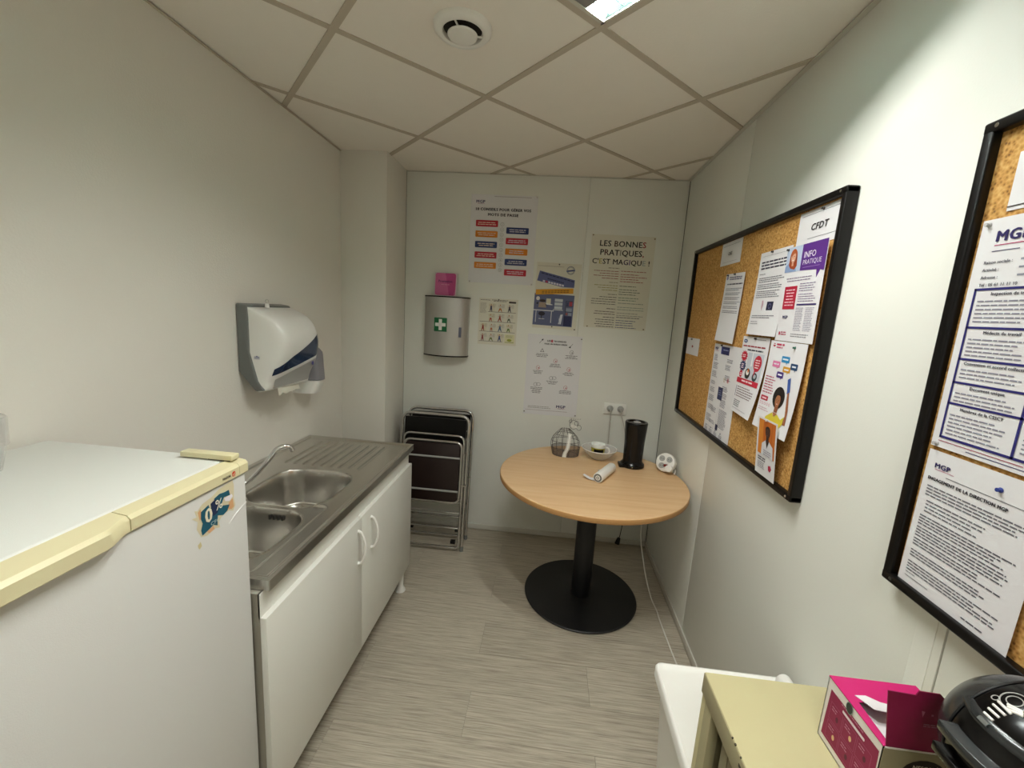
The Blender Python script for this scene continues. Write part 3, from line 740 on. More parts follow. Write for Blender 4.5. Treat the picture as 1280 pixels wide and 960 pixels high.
for k, (yy, n, c) in enumerate(((218, 1, '#a04a48'), (238, 4, '#a0454a'), (312, 1, '#5d6a55'), (334, 3, '#5a6a58'), (386, 2, '#6f8a72'), (420, 1, '#8a9488'), (446, 2, '#94a094'), (484, 2, '#98958c'), (512, 1, '#4a4a52'), (532, 4, '#4a567c'))):
    pr.lines(206, yy, 175, n, 15, 4, c, 'l', jit=.4)
sheet('poster', 'large white poster headed LES BONNES PRATIQUES on the back wall', 'poster', (.218, YB-.001, 2.110), 0, .402, .590, pr, M['paper_w'], pins=((.02, .01), (.98, .02), (.06, .99), (.97, .985)), pin_col='#7d6a4a', tilt=.008)
pr = Print()  # lower poster with icons
pr.line(80, 60, 100, 34, 2, DK); pr.poly([(92, 34), (106, 28), (102, 42)], DK, 1); pr.line(284, 76, 304, 50, 2, DK); pr.poly([(276, 78), (288, 66), (292, 80)], DK, 1)
pr.text('LES', 132, 46, 16, DK, bold=3); pr.text('8', 158, 50, 26, '#c02a44', bold=3); pr.text('TECHNIQUES', 176, 46, 13, DK, bold=3, maxw=82)
pr.text('POUR UN BUREAU SEREIN', 190, 66, 13, DK, 'c', 3, maxw=150)
ic = [(102, 110, 0), (300, 110, 1), (196, 174, 2), (82, 226, 3), (290, 226, 4), (184, 292, 5), (80, 342, 6), (278, 352, 7)]
for (ix, iy, k) in ic:
    c = '#6a6a70' if k in (0, 1, 5, 6) else '#b4505e'
    if k == 0: pr.poly([(ix-14, iy+8), (ix, iy-18), (ix+14, iy+8)], c, 1).poly([(ix-9, iy+5), (ix, iy-11), (ix+9, iy+5)], 'paper', 2)
    elif k in (5, 6): pr.ring(ix-8, iy, 13, 2, c, 1); pr.ring(ix+12, iy-2, 15, 2, c, 1, ry=11)
    else: pr.ring(ix, iy, 13, 2, c, 1, ry=15); pr.ell(ix+3, iy+2, 4, 5, c, 1)
    pr.lines(ix-42, iy+20, 84, 3 if k != 6 else 5, 9, 3.6, '#6d6a70', 'c', jit=.4)
mgp(pr, 226, 496, 26); pr.lines(30, 494, 170, 2, 10, 3, '#8a8780', jit=.2); pr.rect(14, 520, 290, 1.6, '#8a6a6a', 1)
sheet('poster', 'white poster of small icons and short texts above the round table', 'poster', (-.148, YB-.001, 1.452), 0, .365, .552, pr, pins=((.02, .97), (.98, .03), (.985, .98)), pin_col='#6f6a58')

# ================================================================== CORK BOARDS
def corkboard(y_far, y_near, label, cat='notice board'):
    z0, z1 = 1.078, 1.978
    t = thing('cork_board', label, cat, (XR, (y_far+y_near)/2, (z0+z1)/2))
    box('cork_panel', (XR-.018, XR-.003, y_near+.012, y_far-.012, z0+.012, z1-.012), M['cork'], t)
    fd = XR-.035; fw = .020
    for nm, bb in (('frame_rail', (fd, XR-.001, y_near, y_far, z1-fw, z1)), ('frame_rail', (fd, XR-.001, y_near, y_far, z0, z0+fw)),
                   ('frame_stile', (fd+.0006, XR-.001, y_far-fw, y_far, z0+.001, z1-.001)), ('frame_stile', (fd+.0006, XR-.001, y_near, y_near+fw, z0+.001, z1-.001))):
        box(nm, bb, M['black_lac'], t, .004, seg=3)
    for yy in (y_far-.025, y_near+.025):
        for zz in (z0+.010, z1-.010): MB().cyl((fd-.001, yy, zz), (fd+.002, yy, zz), .004, seg=10).build('screw', M['chrome'], t)
    return t
corkboard(2.487, 1.266, 'black-framed cork board carrying many leaflets, the farther one')
corkboard(.907, -.313, 'black-framed cork board cut by the right edge of the photo')
PX = XR-.0195; RZ = -PI/2
def S(label, y, z, W, H, pr, bend=None, pins=((.5, .02),), pc='#3a3a3a', tilt=0, mt=None, dx=0, name='notice'):
    return sheet(name, label, 'notice', (PX-dx, y, z), RZ, W, H, pr, mt, bend, pins=pins, pin_col=pc, tilt=tilt)
pr = Print(); pr.text('CFDT', 112, 62, 27, '#1d1b20', 'c', 1.6, shear=.12, sx=1.15); pr.rect(14, 12, 190, 1.2, '#77777f', 1); pr.rect(60, 84, 140, 1.2, '#77777f', 1)
S('white sheet reading CFDT in the top corner of the cork board', 1.500, 1.953, .218, .106, pr, pins=((.55, .08),))
pr = Print(); pr.text('CGC', 100, 58, 18, '#2a2626', 'c', 2.5); pr.lines(16, 14, 180, 1, 5, 1.5, '#8a8a92', dash=False, jit=.1); pr.rect(30, 86, 150, 1, '#8a8a92', 1)
S('white header card with one small word near the top far corner of the cork board', 2.126, 1.956, .212, .100, pr, pins=())
pr = Print(); pr.text('FO', 100, 50, 16, '#8a2a30', 'c', 2.5); pr.rect(92, 40, 14, 10, '#a23a3c', 1)
S('little white card pinned at the far lower edge of the cork board', 2.482-.022, 1.510, .196, .090, pr, pins=((.4, .08),))
pr = Print(); pr.lines(40, 14, 130, 2, 8, 4, '#4d4a78', 'c'); pr.ell(20, 18, 8, 8, '#7a6aa0', 1)
pr.lines(24, 42, 160, 1, 8, 5, '#4a4a58', 'c', jit=.05)
for k in range(6): pr.lines(20, 62+k*19, 165, 2, 7, 2.6, '#7a7a86')
S('white letter hanging crooked alone on the left of the cork board', 2.018, 1.812, .188, .292, pr, bend=lambda u, v: .006+.010*v*v*(1-u*.3), pins=((.12, .02), (.5, .015)), tilt=.03)
pr = Print(); pr.lines(18, 34, 180, 3, 11, 5, '#34324a', jit=.12); pr.rect(20, 14, 170, 1, '#9a9aa2', 1)
pr.lines(16, 78, 50, 1, 5, 2.2, '#6a6a70')
for k in range(3): pr.lines(16, 92+k*24, 182, 3 if k < 2 else 4, 7, 2.6, '#6d6d78')
pr.rect(112, 180, 44, 30, '#232443', 1); pr.ring(134, 196, 9, 1.5, '#8a8ab0', 2); pr.poly([(72, 176), (82, 174), (86, 190), (80, 212), (74, 200)], '#c9a8b4', 1)
pr.lines(16, 228, 170, 2, 7, 2.6, '#6d6d78'); pr.lines(16, 250, 60, 2, 8, 2.2, '#8a8a92')
S('white notice with a small navy picture, left of the red-haired woman leaflet', 1.722, 1.862, .214, .300, pr, bend=lambda u, v: .003+.012*v*v, pins=((.4, .015),))
pr = Print()  # info pratique
pr.rect(0, 0, 86, 78, '#b9c9e0', 1); pr.poly([(0, 78), (0, 60), (24, 46), (50, 46), (66, 78)], '#8fa6cc', 2)
pr.ell(42, 32, 20, 25, '#b4592c', 3); pr.poly([(22, 30), (62, 30), (66, 62), (54, 72), (30, 66), (20, 56)], '#a64a26', 3); pr.ell(42, 33, 13, 17, '#e3ad90', 4); pr.rect(37, 48, 10, 12, '#dba184', 4)
pr.poly([(28, 24), (42, 12), (56, 22), (44, 22), (32, 30)], '#b9602f', 5); pr.ell(37, 31, 1.6, 1.2, '#3b2a24', 5); pr.ell(47, 31, 1.6, 1.2, '#3b2a24', 5); pr.ell(42, 42, 4.5, 1.8, '#f0e6e0', 5)
pr.poly([(86, 0), (208, 0), (208, 88), (190, 84), (176, 106), (172, 82), (86, 78)], '#5a2a86', 1)
pr.text('INFO', 100, 42, 26, '#efe9f4', bold=.5); pr.text('PRATIQUE', 98, 62, 20, '#e6def0'); pr.lines(100, 70, 90, 1, 4, 1.2, '#a98cc4', lay=2, dash=False)
pr.lines(12, 98, 150, 2, 8, 2.4, '#8a7a9a', 'c'); pr.rrect(18, 124, 70, 72, 2, '#b81f3c', 1); pr.lines(26, 134, 54, 6, 9.5, 3.4, '#eec4cc', 'c', 2)
pr.lines(100, 118, 92, 4, 7, 2.4, '#8a7a9a'); pr.lines(100, 150, 92, 4, 7, 2.2, '#8a7a9a'); pr.rect(98, 180, 100, 5, '#3c2f6a', 1)
for k in range(2): pr.lines(98+k*52, 192, 44, 14, 5.2, 1.8, '#9a94a8')
pr.text('MGP', 30, 226, 14, NAVY, bold=2); pr.ell(24, 274, 5, 6, '#b8284a', 1); pr.lines(32, 268, 36, 2, 7, 3.6, '#b8506a'); pr.lines(90, 272, 96, 2, 7, 2.2, '#8a8a92')
S('leaflet showing a smiling red-haired woman beside a purple INFO PRATIQUE block', 1.514, 1.850, .210, .298, pr, bend=lambda u, v: .012-.004*v, pins=((.03, .02),), dx=.002)
pr = Print()  # long MGP sheet
pr.text('MGP', 14, 26, 17, NAVY, bold=2); pr.rect(14, 30, 40, 1.4, '#b3306a', 1); pr.rect(82, 8, 88, 34, '#3a3f86', 1); pr.rect(100, 8, 70, 34, '#22285c', 2); pr.lines(106, 20, 56, 1, 5, 4, '#9aa0cc', lay=3)
pr.rect(82, 60+8, 0.1, .1, NAVY, 1); pr.lines(14, 48, 40, 5, 6, 2.4, '#6a6a86')
for (x, y, n) in ((14, 86, 5), (14, 124, 5), (14, 170, 3), (14, 200, 4), (14, 236, 5), (20, 280, 4), (60, 286, 4), (14, 326, 6), (60, 346, 3), (160, 58, 3), (150, 84, 4), (160, 128, 4), (150, 178, 4), (150, 208, 4), (150, 236, 6), (150, 280, 14)):
    pr.lines(x, y, 60 if n < 9 else 90, n, 6, 2.2, '#6c6c80')
pr.rect(110, 186, 50, 56, '#30375f', 1); pr.lines(118, 200, 34, 3, 9, 2.2, '#8d94bb', lay=2); pr.rect(134, 352, 26, 26, '#2a3052', 1); pr.ell(196, 148, 11, 11, '#e0b0b4', 1); pr.lines(188, 144, 16, 2, 6, 2, '#b04a58', lay=2)
pr.ring(160, 150, 9, 1.6, '#c7b35a', 1); pr.line(134, 276, 134, 372, 1.2, '#9c9cae'); pr.rect(14, 380, 100, 1, '#88889a', 1)
for k in range(4): pr.ell(30+k*56, 382, 4, 4, '#3c426e', 1); pr.lines(12+k*56, 390, 38, 4, 5, 2, '#6c6c80', 'c')
S('tall white information sheet in small print, far end of the lower row', 2.052, 1.504, .284, .422, pr, pins=((.3, .01),), tilt=.0)
pr = Print()  # warning flyer
pr.ell(26, 18, 16, 7, '#2b3c6c', 1); pr.lines(14, 16, 24, 1, 4, 4, '#c7cde0', 'c', 2); pr.lines(90, 8, 100, 1, 5, 2.2, '#8a8a92')
pr.lines(10, 34, 176, 1, 6, 5, '#a02a3c', 'c', jit=.02); pr.lines(50, 48, 126, 1, 6, 5, '#2c2c3c', 'c', jit=.05)
pr.rect(66, 60, 124, 100, '#c6ccd4', 1); pr.poly([(100, 60), (108, 60), (112, 110), (100, 112)], '#e9ebee', 2)
pr.star(36, 76, 20, 29, 12, '#c4233c', 3); pr.star(36, 114, 20, 29, 12, '#2a3560', 3); pr.ell(32, 146, 14, 14, '#c4233c', 3)
for (x, y, n) in ((22, 70, 2), (22, 106, 3), (24, 142, 2)): pr.lines(x, y, 26, n, 7, 3.6, '#f0d6da', 'c', 4)
pr.ell(152, 96, 30, 30, '#c2263c', 2); pr.poly([(136, 118), (152, 110), (140, 150)], '#c2263c', 2); pr.lines(132, 82, 38, 4, 9, 4, '#f2dadd', 'c', 3)
pr.ell(88, 140, 22, 20, '#23201f', 2); pr.ell(88, 136, 13, 10, '#e7e2dc', 3); pr.ell(92, 128, 6, 8, '#d8762a', 4); pr.ell(150, 146, 20, 16, '#2d3b40', 2); pr.ell(152, 144, 10, 8, '#aab7bc', 3)
pr.rect(6, 162, 186, 20, '#c4203c', 2); pr.lines(36, 168, 126, 1, 5, 6, '#f4dce0', 'c', 3)
pr.rect(14, 194, 3, 42, '#2a3560', 1); pr.lines(26, 196, 150, 5, 9, 2.8, '#6a4a52'); pr.lines(20, 250, 70, 4, 7, 2.8, '#5a5a62'); pr.rect(160, 258, 0.1, .1, '#3a3a3a', 1); pr.lines(14, 282, 150, 1, 5, 1.6, '#9a9aa2')
S('white flyer with red and navy starbursts, curling up at its lower edge', 1.762, 1.553, .208, .298, pr, bend=lambda u, v: .004+.034*v*v*(.3+.7*u), pins=((.5, .02),), tilt=-.01)
pr = Print()  # speech bubble flyer with woman
pr.ell(26, 14, 8, 6, '#b3263f', 1); pr.rect(18, 11, 17, 3, '#e4e4e6', 2); pr.text('médecin', 40, 13, 11, '#b3305a', bold=1.2) if False else pr.lines(40, 8, 50, 1, 5, 6, '#c23a5e'); pr.lines(40, 18, 44, 1, 5, 5, '#c86a84')
for (x, y, w, h2, c) in ((86, 46, 46, 20, '#2f8fc4'), (36, 66, 46, 20, '#dd7aa8'), (104, 78, 42, 18, '#d39a2a'), (144, 64, 38, 20, '#24466e'), (74, 98, 40, 20, '#47307e')):
    pr.rrect(x, y, w, h2, 3, c, 1); pr.poly([(x+w*.6, y+h2-1), (x+w*.75, y+h2-1), (x+w*.7, y+h2+7)], c, 1); pr.lines(x+7, y+7, w-14, 1, 5, 5, '#e6e6ee', 'c', 2)
pr.poly([(146, 116), (160, 108), (172, 152), (158, 160)], '#3f5fa8', 3); pr.lines(10, 120, 66, 7, 9, 3.4, '#b54a68')
pr.rrect(10, 188, 46, 16, 2, '#b3263f', 1); pr.lines(16, 194, 34, 1, 5, 5, '#f2d0d8', 'c', 2)
for k in range(5): pr.ring(14+k*15, 214, 5, 1.4, '#c86a84', 1, 12)
pr.lines(10, 228, 70, 2, 7, 2.4, '#c9a0ac')
pr.ell(118, 180, 34, 36, '#1a1210', 2); pr.rect(110, 204, 20, 24, '#8e5638', 3); pr.ell(119, 190, 15, 20, '#a56a46', 4); pr.poly([(102, 176), (119, 164), (136, 178), (130, 172), (108, 172)], '#1a1210', 5)
pr.ell(113, 188, 2, 1.4, '#1c0f0c', 5); pr.ell(125, 188, 2, 1.4, '#1c0f0c', 5); pr.ell(119, 201, 5, 1.8, '#d9b8b0', 5); pr.poly([(117, 190), (121, 190), (122, 196), (116, 196)], '#935b3b', 5)
pr.poly([(60, 297), (72, 252), (104, 232), (119, 244), (134, 232), (160, 244), (176, 230), (176, 256), (158, 276), (156, 297)], '#d3c23a', 3); pr.poly([(106, 230), (119, 244), (133, 230)], '#a56a46', 4)
pr.poly([(176, 256), (178, 228), (164, 176), (160, 156), (168, 152), (186, 210), (192, 256)], '#9a6040', 3)
S('flyer with coloured speech bubbles above a woman in a yellow top', 1.535, 1.550, .212, .300, pr, bend=lambda u, v: .006+.020*v*v, pins=((.7, .05),), pc='#2b6a55', dx=.003)
pr = Print()  # orange portrait flyer
pr.rect(12, 6, 106, 118, '#c76a1c', 1); pr.rect(12, 6, 30, 118, '#d88428', 2); pr.line(54, 6, 50, 124, 2, '#a85414', 2); pr.line(98, 6, 96, 124, 2, '#a85414', 2)
pr.ell(72, 42, 15, 19, '#38211a', 3); pr.rect(64, 54, 16, 18, '#341d16', 3); pr.ell(72, 34, 15, 12, '#1a1210', 4); pr.ell(72, 44, 12, 15, '#4a2c20', 5); pr.ell(67, 42, 1.8, 1.2, '#120a08', 6); pr.ell(77, 42, 1.8, 1.2, '#120a08', 6); pr.ell(72, 52, 5, 1.5, '#6e463c', 6)
pr.poly([(36, 124), (38, 86), (62, 70), (72, 84), (84, 70), (108, 84), (112, 124)], '#dcdce2', 3); pr.poly([(62, 70), (72, 96), (84, 70), (78, 68), (66, 68)], '#2b2122', 4); pr.poly([(66, 70), (72, 84), (80, 70)], '#38211a', 5)
pr.lines(52, 104, 50, 3, 7, 2.2, '#8a8a98', lay=5); pr.lines(16, 134, 60, 2, 8, 4, '#4c4a58'); pr.lines(16, 152, 50, 4, 6, 2.2, '#8a8a98'); pr.poly([(86, 150), (100, 146), (108, 156), (98, 168), (88, 164)], '#b01e44', 1)
S('small flyer with a man in white on an orange ground, lowest on the cork board', 1.478, 1.296, .126, .196, pr, bend=lambda u, v: .037-.018*v, pins=((.5, .02),), pc='#b9b9bd', dx=.003)
# second board
pr = Print(); pr.lines(10, 84, 10, 1, 2, 2, 'paper')
S('plain white sheet at the top right edge of the photo', .846, 1.912, .21, .096, Print().rect(0, 88, 210, 2, '#3a3230', 1), pins=())
pr = Print()  # big MGP table poster
pr.text('MGP', 32, 40, 25, NAVY, bold=2.4, sx=1.05); pr.rect(30, 46, 60, 1.4, '#b3306a', 1); pr.rect(28, 56, 46, 1.2, NAVY, 1)
pr.rect(90, 26, 150, 1.4, '#a02a50', 1)
for k, s_ in enumerate(('Raison sociale :', 'Activité :', 'Adresse :', 'Tél : 05 61 11 11 10')): pr.text(s_, 20, 78+k*13, 7.5, '#4a4a58', bold=1); 
for k in range(3): pr.lines(80, 73+k*13, 80, 1, 5, 3, '#8a8a98')
V = '#26236e'
pr.rect(14, 120, 283-14, 4, V, 2); pr.rect(14, 396, 269, 4.5, V, 2); pr.rect(14, 120, 4, 280, V, 2); pr.rect(142, 120, 4.5, 280, V, 2); pr.rect(279, 120, 4, 280, V, 2)
for yy in (188, 246, 290, 330): pr.rect(14, yy, 130, 4, V, 2)
for yy in (222, 330): pr.rect(144, yy, 138, 4, V, 2)
for (s_, yy) in (('Inspection du travail', 133), ('Médecin du travail', 201), ('Convention et accord collectif', 258), ('Document unique', 302), ('Membres de la CSSCT', 343)): pr.text(s_, 80, yy, 7.8, '#23233a', 'c', 1.5, maxw=120)
for (yy, n) in ((142, 6), (210, 5), (266, 3), (310, 3), (352, 6)): pr.lines(24, yy, 106, n, 7.2, 2.4, '#8a8a9a')
for (yy, n) in ((132, 11), (236, 12), (342, 7)): pr.lines(154, yy, 112, n, 7.2, 2.4, '#8a8a9a')
pr.rect(14, 406, 150, 1.2, '#a02a50', 1); pr.rect(70, 412, 110, 1.2, V, 1)
S('large glossy poster with navy table boxes under an MGP logo', .878, 1.806, .297, .420, pr, bend=lambda u, v: .003, pins=((.04, .02), (.04, .985)), pc='#b8b8b8', name='poster')
pr = Print()  # engagement letter
pr.text('MGP', 20, 32, 13, NAVY, bold=2.4, sx=1.15); pr.rect(20, 35, 40, .8, '#b3306a', 1); pr.rect(46, 44, 140, 1, '#55555f', 1)
pr.text('ENGAGEMENT DE LA DIRECTION MGP', 12, 58, 8.6, '#23222c', 'l', 2.5, maxw=148)
pr.lines(14, 70, 180, 4, 6, 2.4, '#6a6a74', jit=.1); pr.lines(20, 100, 120, 4, 7, 2.4, '#6a6a74')
for k, n in enumerate((4, 4, 3, 3, 4)): pr.lines(14, 132+k*25, 180, n, 5.8, 2.3, '#5a5a66', jit=.3)
pr.lines(14, 256, 24, 1, 4, 1.6, '#8a8a92'); pr.lines(14, 264, 70, 1, 4, 1.2, '#6a6a74', dash=False); pr.lines(136, 268, 46, 1, 4, 2.4, '#5a5a66')
S('letter headed ENGAGEMENT DE LA DIRECTION below the large navy table poster', .878, 1.378, .214, .300, pr, bend=lambda u, v: .002+.004*v, pins=((.66, .09),), pc='#2b3f8e')

# ================================================================== TABLE
TX, TY = .282, 2.222
t = thing('round_table', 'round beech-topped pedestal table in the back corner', 'table', (TX, TY, 0))
MB().lathe([(0, .712), (.490, .712), (.4985, .715), (.4985, .737), (.496, .74), (0, .74)], (TX, TY, 0), 96).build('table_top', [M['wood']], t)
MB().lathe([(.4990, .7145), (.4998, .716), (.4998, .736), (.4990, .7375)], (TX, TY, 0), 96).build('edge_band', M['wood_edge'], t, label='darker beech edge band')
col_ = MB(); oc = [(TX+.052*math.cos(a)*1.05, TY+.052*math.sin(a)*1.05) for a in [PI/12+2*PI*k/12 for k in range(12)]]
col_.prism(oc, .016, .70, 'z'); col_.build('column', M['black_matt'], t, .003)
MB().lathe([(0, 0), (.31, 0), (.318, .004), (.32, .010), (.316, .014), (.20, .019), (.10, .026), (.066, .036), (0, .036)], (TX, TY+.028, 0), 80).build('base', M['black_matt'], t, ang=25)
MB().box(TX-.16, TX+.16, TY-.03, TY+.03, .70, .7115).box(TX-.03, TX+.03, TY-.16, TY+.16, .70, .7115).build('top_bracket', M['black_matt'], t)
TT = .7401
# hen-shaped wire egg basket
t = thing('wire_basket', 'wire basket with a looped top and white zigzag strip at table back', 'basket', (.148, 2.53, TT))
b = MB()
def bas(a, z):
    k = z/.17; r = (1+.12*math.sin(PI*k)) * (1 if k < .45 else 1-.75*((k-.45)/.55)**1.7)
    return (.080*r*math.cos(a)-.012*k, .060*r*math.sin(a), z)
for k in range(14):
    a = 2*PI*k/14; b.tube(catmull([bas(a, z) for z in (.002, .03, .07, .11, .145, .165)], 4), .0013, 5)
for z in (.002, .05, .09, .13, .16): b.tube([bas(2*PI*k/28, z) for k in range(28)], .0014, 5, True)
b.build('wire_cage', M['wire'], t, world=False)
b = MB()
b.surf([[bas(2*PI*k/28, z) for k in range(29)] for z in (.003, .025, .05)]); b.surf([[(0, 0, .003) for k in range(29)], [bas(2*PI*k/28, .003) for k in range(29)]])
b.build('mesh_lining', M['mesh'], t, world=False, label='grey translucent mesh lining')
b = MB()
for (cx, cz, r) in ((.035, .195, .024), (.052, .205, .012), (.015, .215, .008), (.068, .178, .014)):
    b.tube([(cx+r*math.cos(2*PI*k/18), -.01, cz+r*1.15*math.sin(2*PI*k/18)) for k in range(18)], .0014, 5, True)
for k in range(5): b.tube([(.02+.012*k, -.01, .222+.002*k), (.018+.014*k, -.01, .234)], .0012, 5)
b.build('head_loops', M['wire'], t, world=False)
b = MB(); st = [(-.010, -.070, .006), (-.006, -.070, .03), (.006, -.071, .06), (.010, -.070, .09), (.012, -.062, .12), (.014, -.050, .145)]
pp = catmull(st, 6)
b.tube(pp, .0045, 6)
for p in pp[::1]: b.box(p.x-.012, p.x+.012, p.y-.0022, p.y, p.z-.0014, p.z+.0014)
b.build('white_strip', M['white_plastic'], t, world=False, label='white zigzag strip')
MB().cyl((.048, -.02, .186), (.048, -.026, .186), .008, seg=12).cyl((.028, -.02, .190), (.028, -.026, .190), .008, seg=12).build('eye', M['white_plastic'], t, world=False)
# bowl with cup
t = thing('glass_bowl', 'shallow glass bowl holding a small cup', 'bowl', (.350, 2.515, TT))
MB().lathe([(0, .0), (.045, .0), (.05, .004), (.078, .026), (.098, .052), (.104, .062), (.1055, .064), (.103, .065), (.095, .055), (.075, .030), (.047, .009), (0, .006)], seg=48).build('bowl_body', M['glass'], t, world=False)
MB().tube([(.1045*math.cos(2*PI*k/48), .1045*math.sin(2*PI*k/48), .0645) for k in range(48)], .0026, 6, True).build('rim', M['white_plastic'], t, world=False, label='pale rim')
t = thing('espresso_cup', 'small yellow and black cup standing inside the glass bowl', 'cup', (.342, 2.515, TT+.0105))
MB().lathe([(0, 0), (.022, 0), (.026, .004), (.031, .052), (.0315, .055), (.0295, .055), (.025, .006), (0, .004)], seg=32).build('cup_body', M['yellow'], t, world=False)
MB().lathe([(.0316, .0435), (.0322, .056), (.029, .0562), (.0285, .046)], seg=32).build('cup_rim', M['white_plastic'], t, world=False, label='white rim')
b = MB(); b.surf([[(.0322*math.cos(a)*(.9+z*2), .0322*math.sin(a)*(.9+z*2), z) for a in [math.radians(-130+80*k/10) for k in range(11)]] for z in (.015, .027, .039)])
b.build('black_label', M['black_lac'], t, world=False, label='black label'); t.scale = (1.42, 1.42, 1.42)
MB().tube(catmull([(.028, -.006, .044), (.042, -.012, .042), (.046, -.014, .028), (.038, -.011, .014), (.026, -.006, .014)], 5), .004, 8).build('cup_handle', M['white_plastic'], t, world=False, label='white handle')
# black cylindrical appliance
t = thing('milk_frother', 'tall glossy black cylindrical kitchen appliance on the round table', 'kitchen appliance', (.535, 2.43, TT))
MB().lathe([(0, .0), (.066, .0), (.070, .006), (.068, .018), (.058, .028), (.055, .04), (.057, .15), (.064, .255), (.0645, .262), (.061, .268), (.050, .268), (.047, .262), (.030, .262), (0, .262)], seg=48).build('body', M['black'], t, world=False, ang=35)
MB().lathe([(0, .263), (.018, .263), (.022, .2655), (.02, .268), (0, .2675)], (.002, -.004, 0), 24).build('lid_knob', M['grey_lt'], t, world=False, label='small silver lid button')
MB().box(-.082, -.02, -.05, .02, .0, .018).build('base_foot', M['black'], t, .006, world=False)
MB().cyl((-.012, -.069, .012), (-.012, -.064, .012), .003, seg=8).build('indicator', M['chrome'], t, world=False)
# white roll
t = thing('white_roll', 'white plastic roll lying on the round table with a loose flap', 'roll', (.34, 2.20, TT))
A = Vector((.302, 2.120, TT+.0265)); B = Vector((.398, 2.300, TT+.0265)); d = (B-A).normalized(); sd = Vector((-d.y, d.x, 0))
MB().cyl(A, B, .026, seg=28).build('roll', M['white_plastic'], t, .002)
for r0, mt in ((.0215, 'grey_pl'), (.013, 'white_plastic'), (.008, 'grey_pl'), (.004, 'white_plastic')):
    MB().cyl(A-d*(.0008+.0004*(20-r0*1000)/5), A+d*.002, r0, seg=24).build('end_ring', M[mt], t)
fl_ = A+d*.03
pts = [fl_+Vector((0, 0, -.023))+sd*.005, fl_+sd*.03+Vector((0, 0, -.0245)), fl_+sd*.055-d*.012+Vector((0, 0, -.018)), fl_+sd*.085-d*.014+Vector((0, 0, -.006))]
pp = catmull(pts, 5); MB().surf([[p-d*(.022-.01*k/15), p+d*(.022-.016*k/15)] for k, p in enumerate(pp)]).surf([[p-d*(.022-.01*k/15)-Vector((0, 0, .0008)), p+d*(.022-.016*k/15)-Vector((0, 0, .0008))] for k, p in enumerate(pp)]).build('loose_flap', M['paper'], t)
MB().box(-.006, .006, -.004, .004, 0, .012).build('tab', M['cord_g'], t, .001, world=False).location = (fl_+d*.035+sd*.020+Vector((0, 0, .008)))-t.location
# round multi-socket with plug
t = thing('multi_socket', 'round white multi-socket block leaning against the wall on the table', 'socket block', (.712, 2.40, TT))
c0 = Vector((.715, 2.385, TT+.052)); nrm = Vector((-.55, -.75, .36)).normalized(); a = nrm.cross(Vector((0, 0, 1))).normalized(); u = a.cross(nrm)
if u.z < 0: u = -u
if a.y > 0: a = -a
def disc(c, r, d0, d1, seg=32, bul=.0):
    vs = []; 
    for dd in (d0, d1):
        for k in range(seg): vs.append(c+nrm*dd+(a*math.cos(2*PI*k/seg)+u*math.sin(2*PI*k/seg))*r)
    return vs, [tuple(range(seg))[::-1], tuple(range(seg, 2*seg))]+[(k, (k+1) % seg, seg+(k+1) % seg, seg+k) for k in range(seg)]
MB().add(*disc(c0, .054, -.022, .022)).build('block', M['white_plastic'], t, .008, seg=3)
for (p, q) in ((-.020, .018), (.022, .020), (-.014, -.022)):
    cc = c0+a*p+u*q+nrm*.0225
    MB().add(*disc(cc, .0165, -.002, .001, 20)).build('socket_well', M['grey_lt'], t, label='socket well')
    hb = MB()
    for s in (-1, 1): hb.add(*disc(cc+a*s*.006+nrm*.0012, .0022, -.001, .0004, 8))
    hb.build('socket_hole', M['dark_gap'], t)
pl = MB().add(*disc(c0+a*.036-u*.030+nrm*.034, .020, -.016, .016, 24)).build('plug', M['white_plastic'], t, .003)
MB().box(-.011, .011, -.006, .006, 0, .012).build('switch', ink('#7e2a22'), pl, .002, world=False, label='dark red switch').location = (c0+a*.012-u*.022+nrm*.030)-t.location
# cords
def cord(name, label, pts, r, mt, n=8): 
    o = MB().tube(catmull(pts, n), r, 8).build(name, mt); return tag(o, label, 'cord')
cord('cord', 'white cable hanging off the round table to the floor by the right wall', [(.745, 2.31, .756), (.768, 2.38, .756), (.774, 2.52, .745), (.768, 2.60, .68), (.72, 2.60, .5), (.655, 2.52, .31), (.67, 2.40, .12), (.694, 2.29, .012), (.703, 2.17, .005), (.701, 2.09, .005), (.707, 1.84, .005), (.725, 1.5, .005), (.74, 1.2, .02)], .0036, M['cord_w'])
t = thing('wall_socket', 'white double wall socket with two plugs behind the round table', 'wall socket', (.474, YB, .982))
box('socket_plate', (.399, .549, YB-.012, YB-.0005, .944, 1.020), M['white_plastic'], t, .004, seg=3)
for x in (.440, .510):
    MB().lathe([(0, -.0155), (.020, -.0155), (.022, -.012), (.0225, -.010)], (x, YB, .984), 24, 'y').build('socket_well', M['grey_lt'], t)
    MB().lathe([(0, -.045), (.010, -.044), (.015, -.036), (.018, -.016), (0, -.0156)], (x, YB, .984), 20, 'y').build('plug', M['grey_lt'], t, label='grey plug')
cord('cord', 'grey cord dropping straight from the left plug of the wall socket', [(.440, YB-.043, .980), (.442, YB-.052, .95), (.444, YB-.045, .88), (.445, YB-.05, .78), (.445, YB-.05, .735), (.443, YB-.04, .5), (.44, YB-.05, .2)], .0034, M['cord_g'])
cord('cord', 'grey cord slanting from the right plug towards the black appliance', [(.510, YB-.043, .980), (.515, YB-.050, .95), (.535, YB-.07, .88), (.548, YB-.12, .80), (.552, 2.62, .752), (.545, 2.505, .751)], .0028, M['cord_g'])
t = thing('hanging_plug', 'black plug dangling on its cord below the round table', 'plug', (.60, YB-.06, .06))
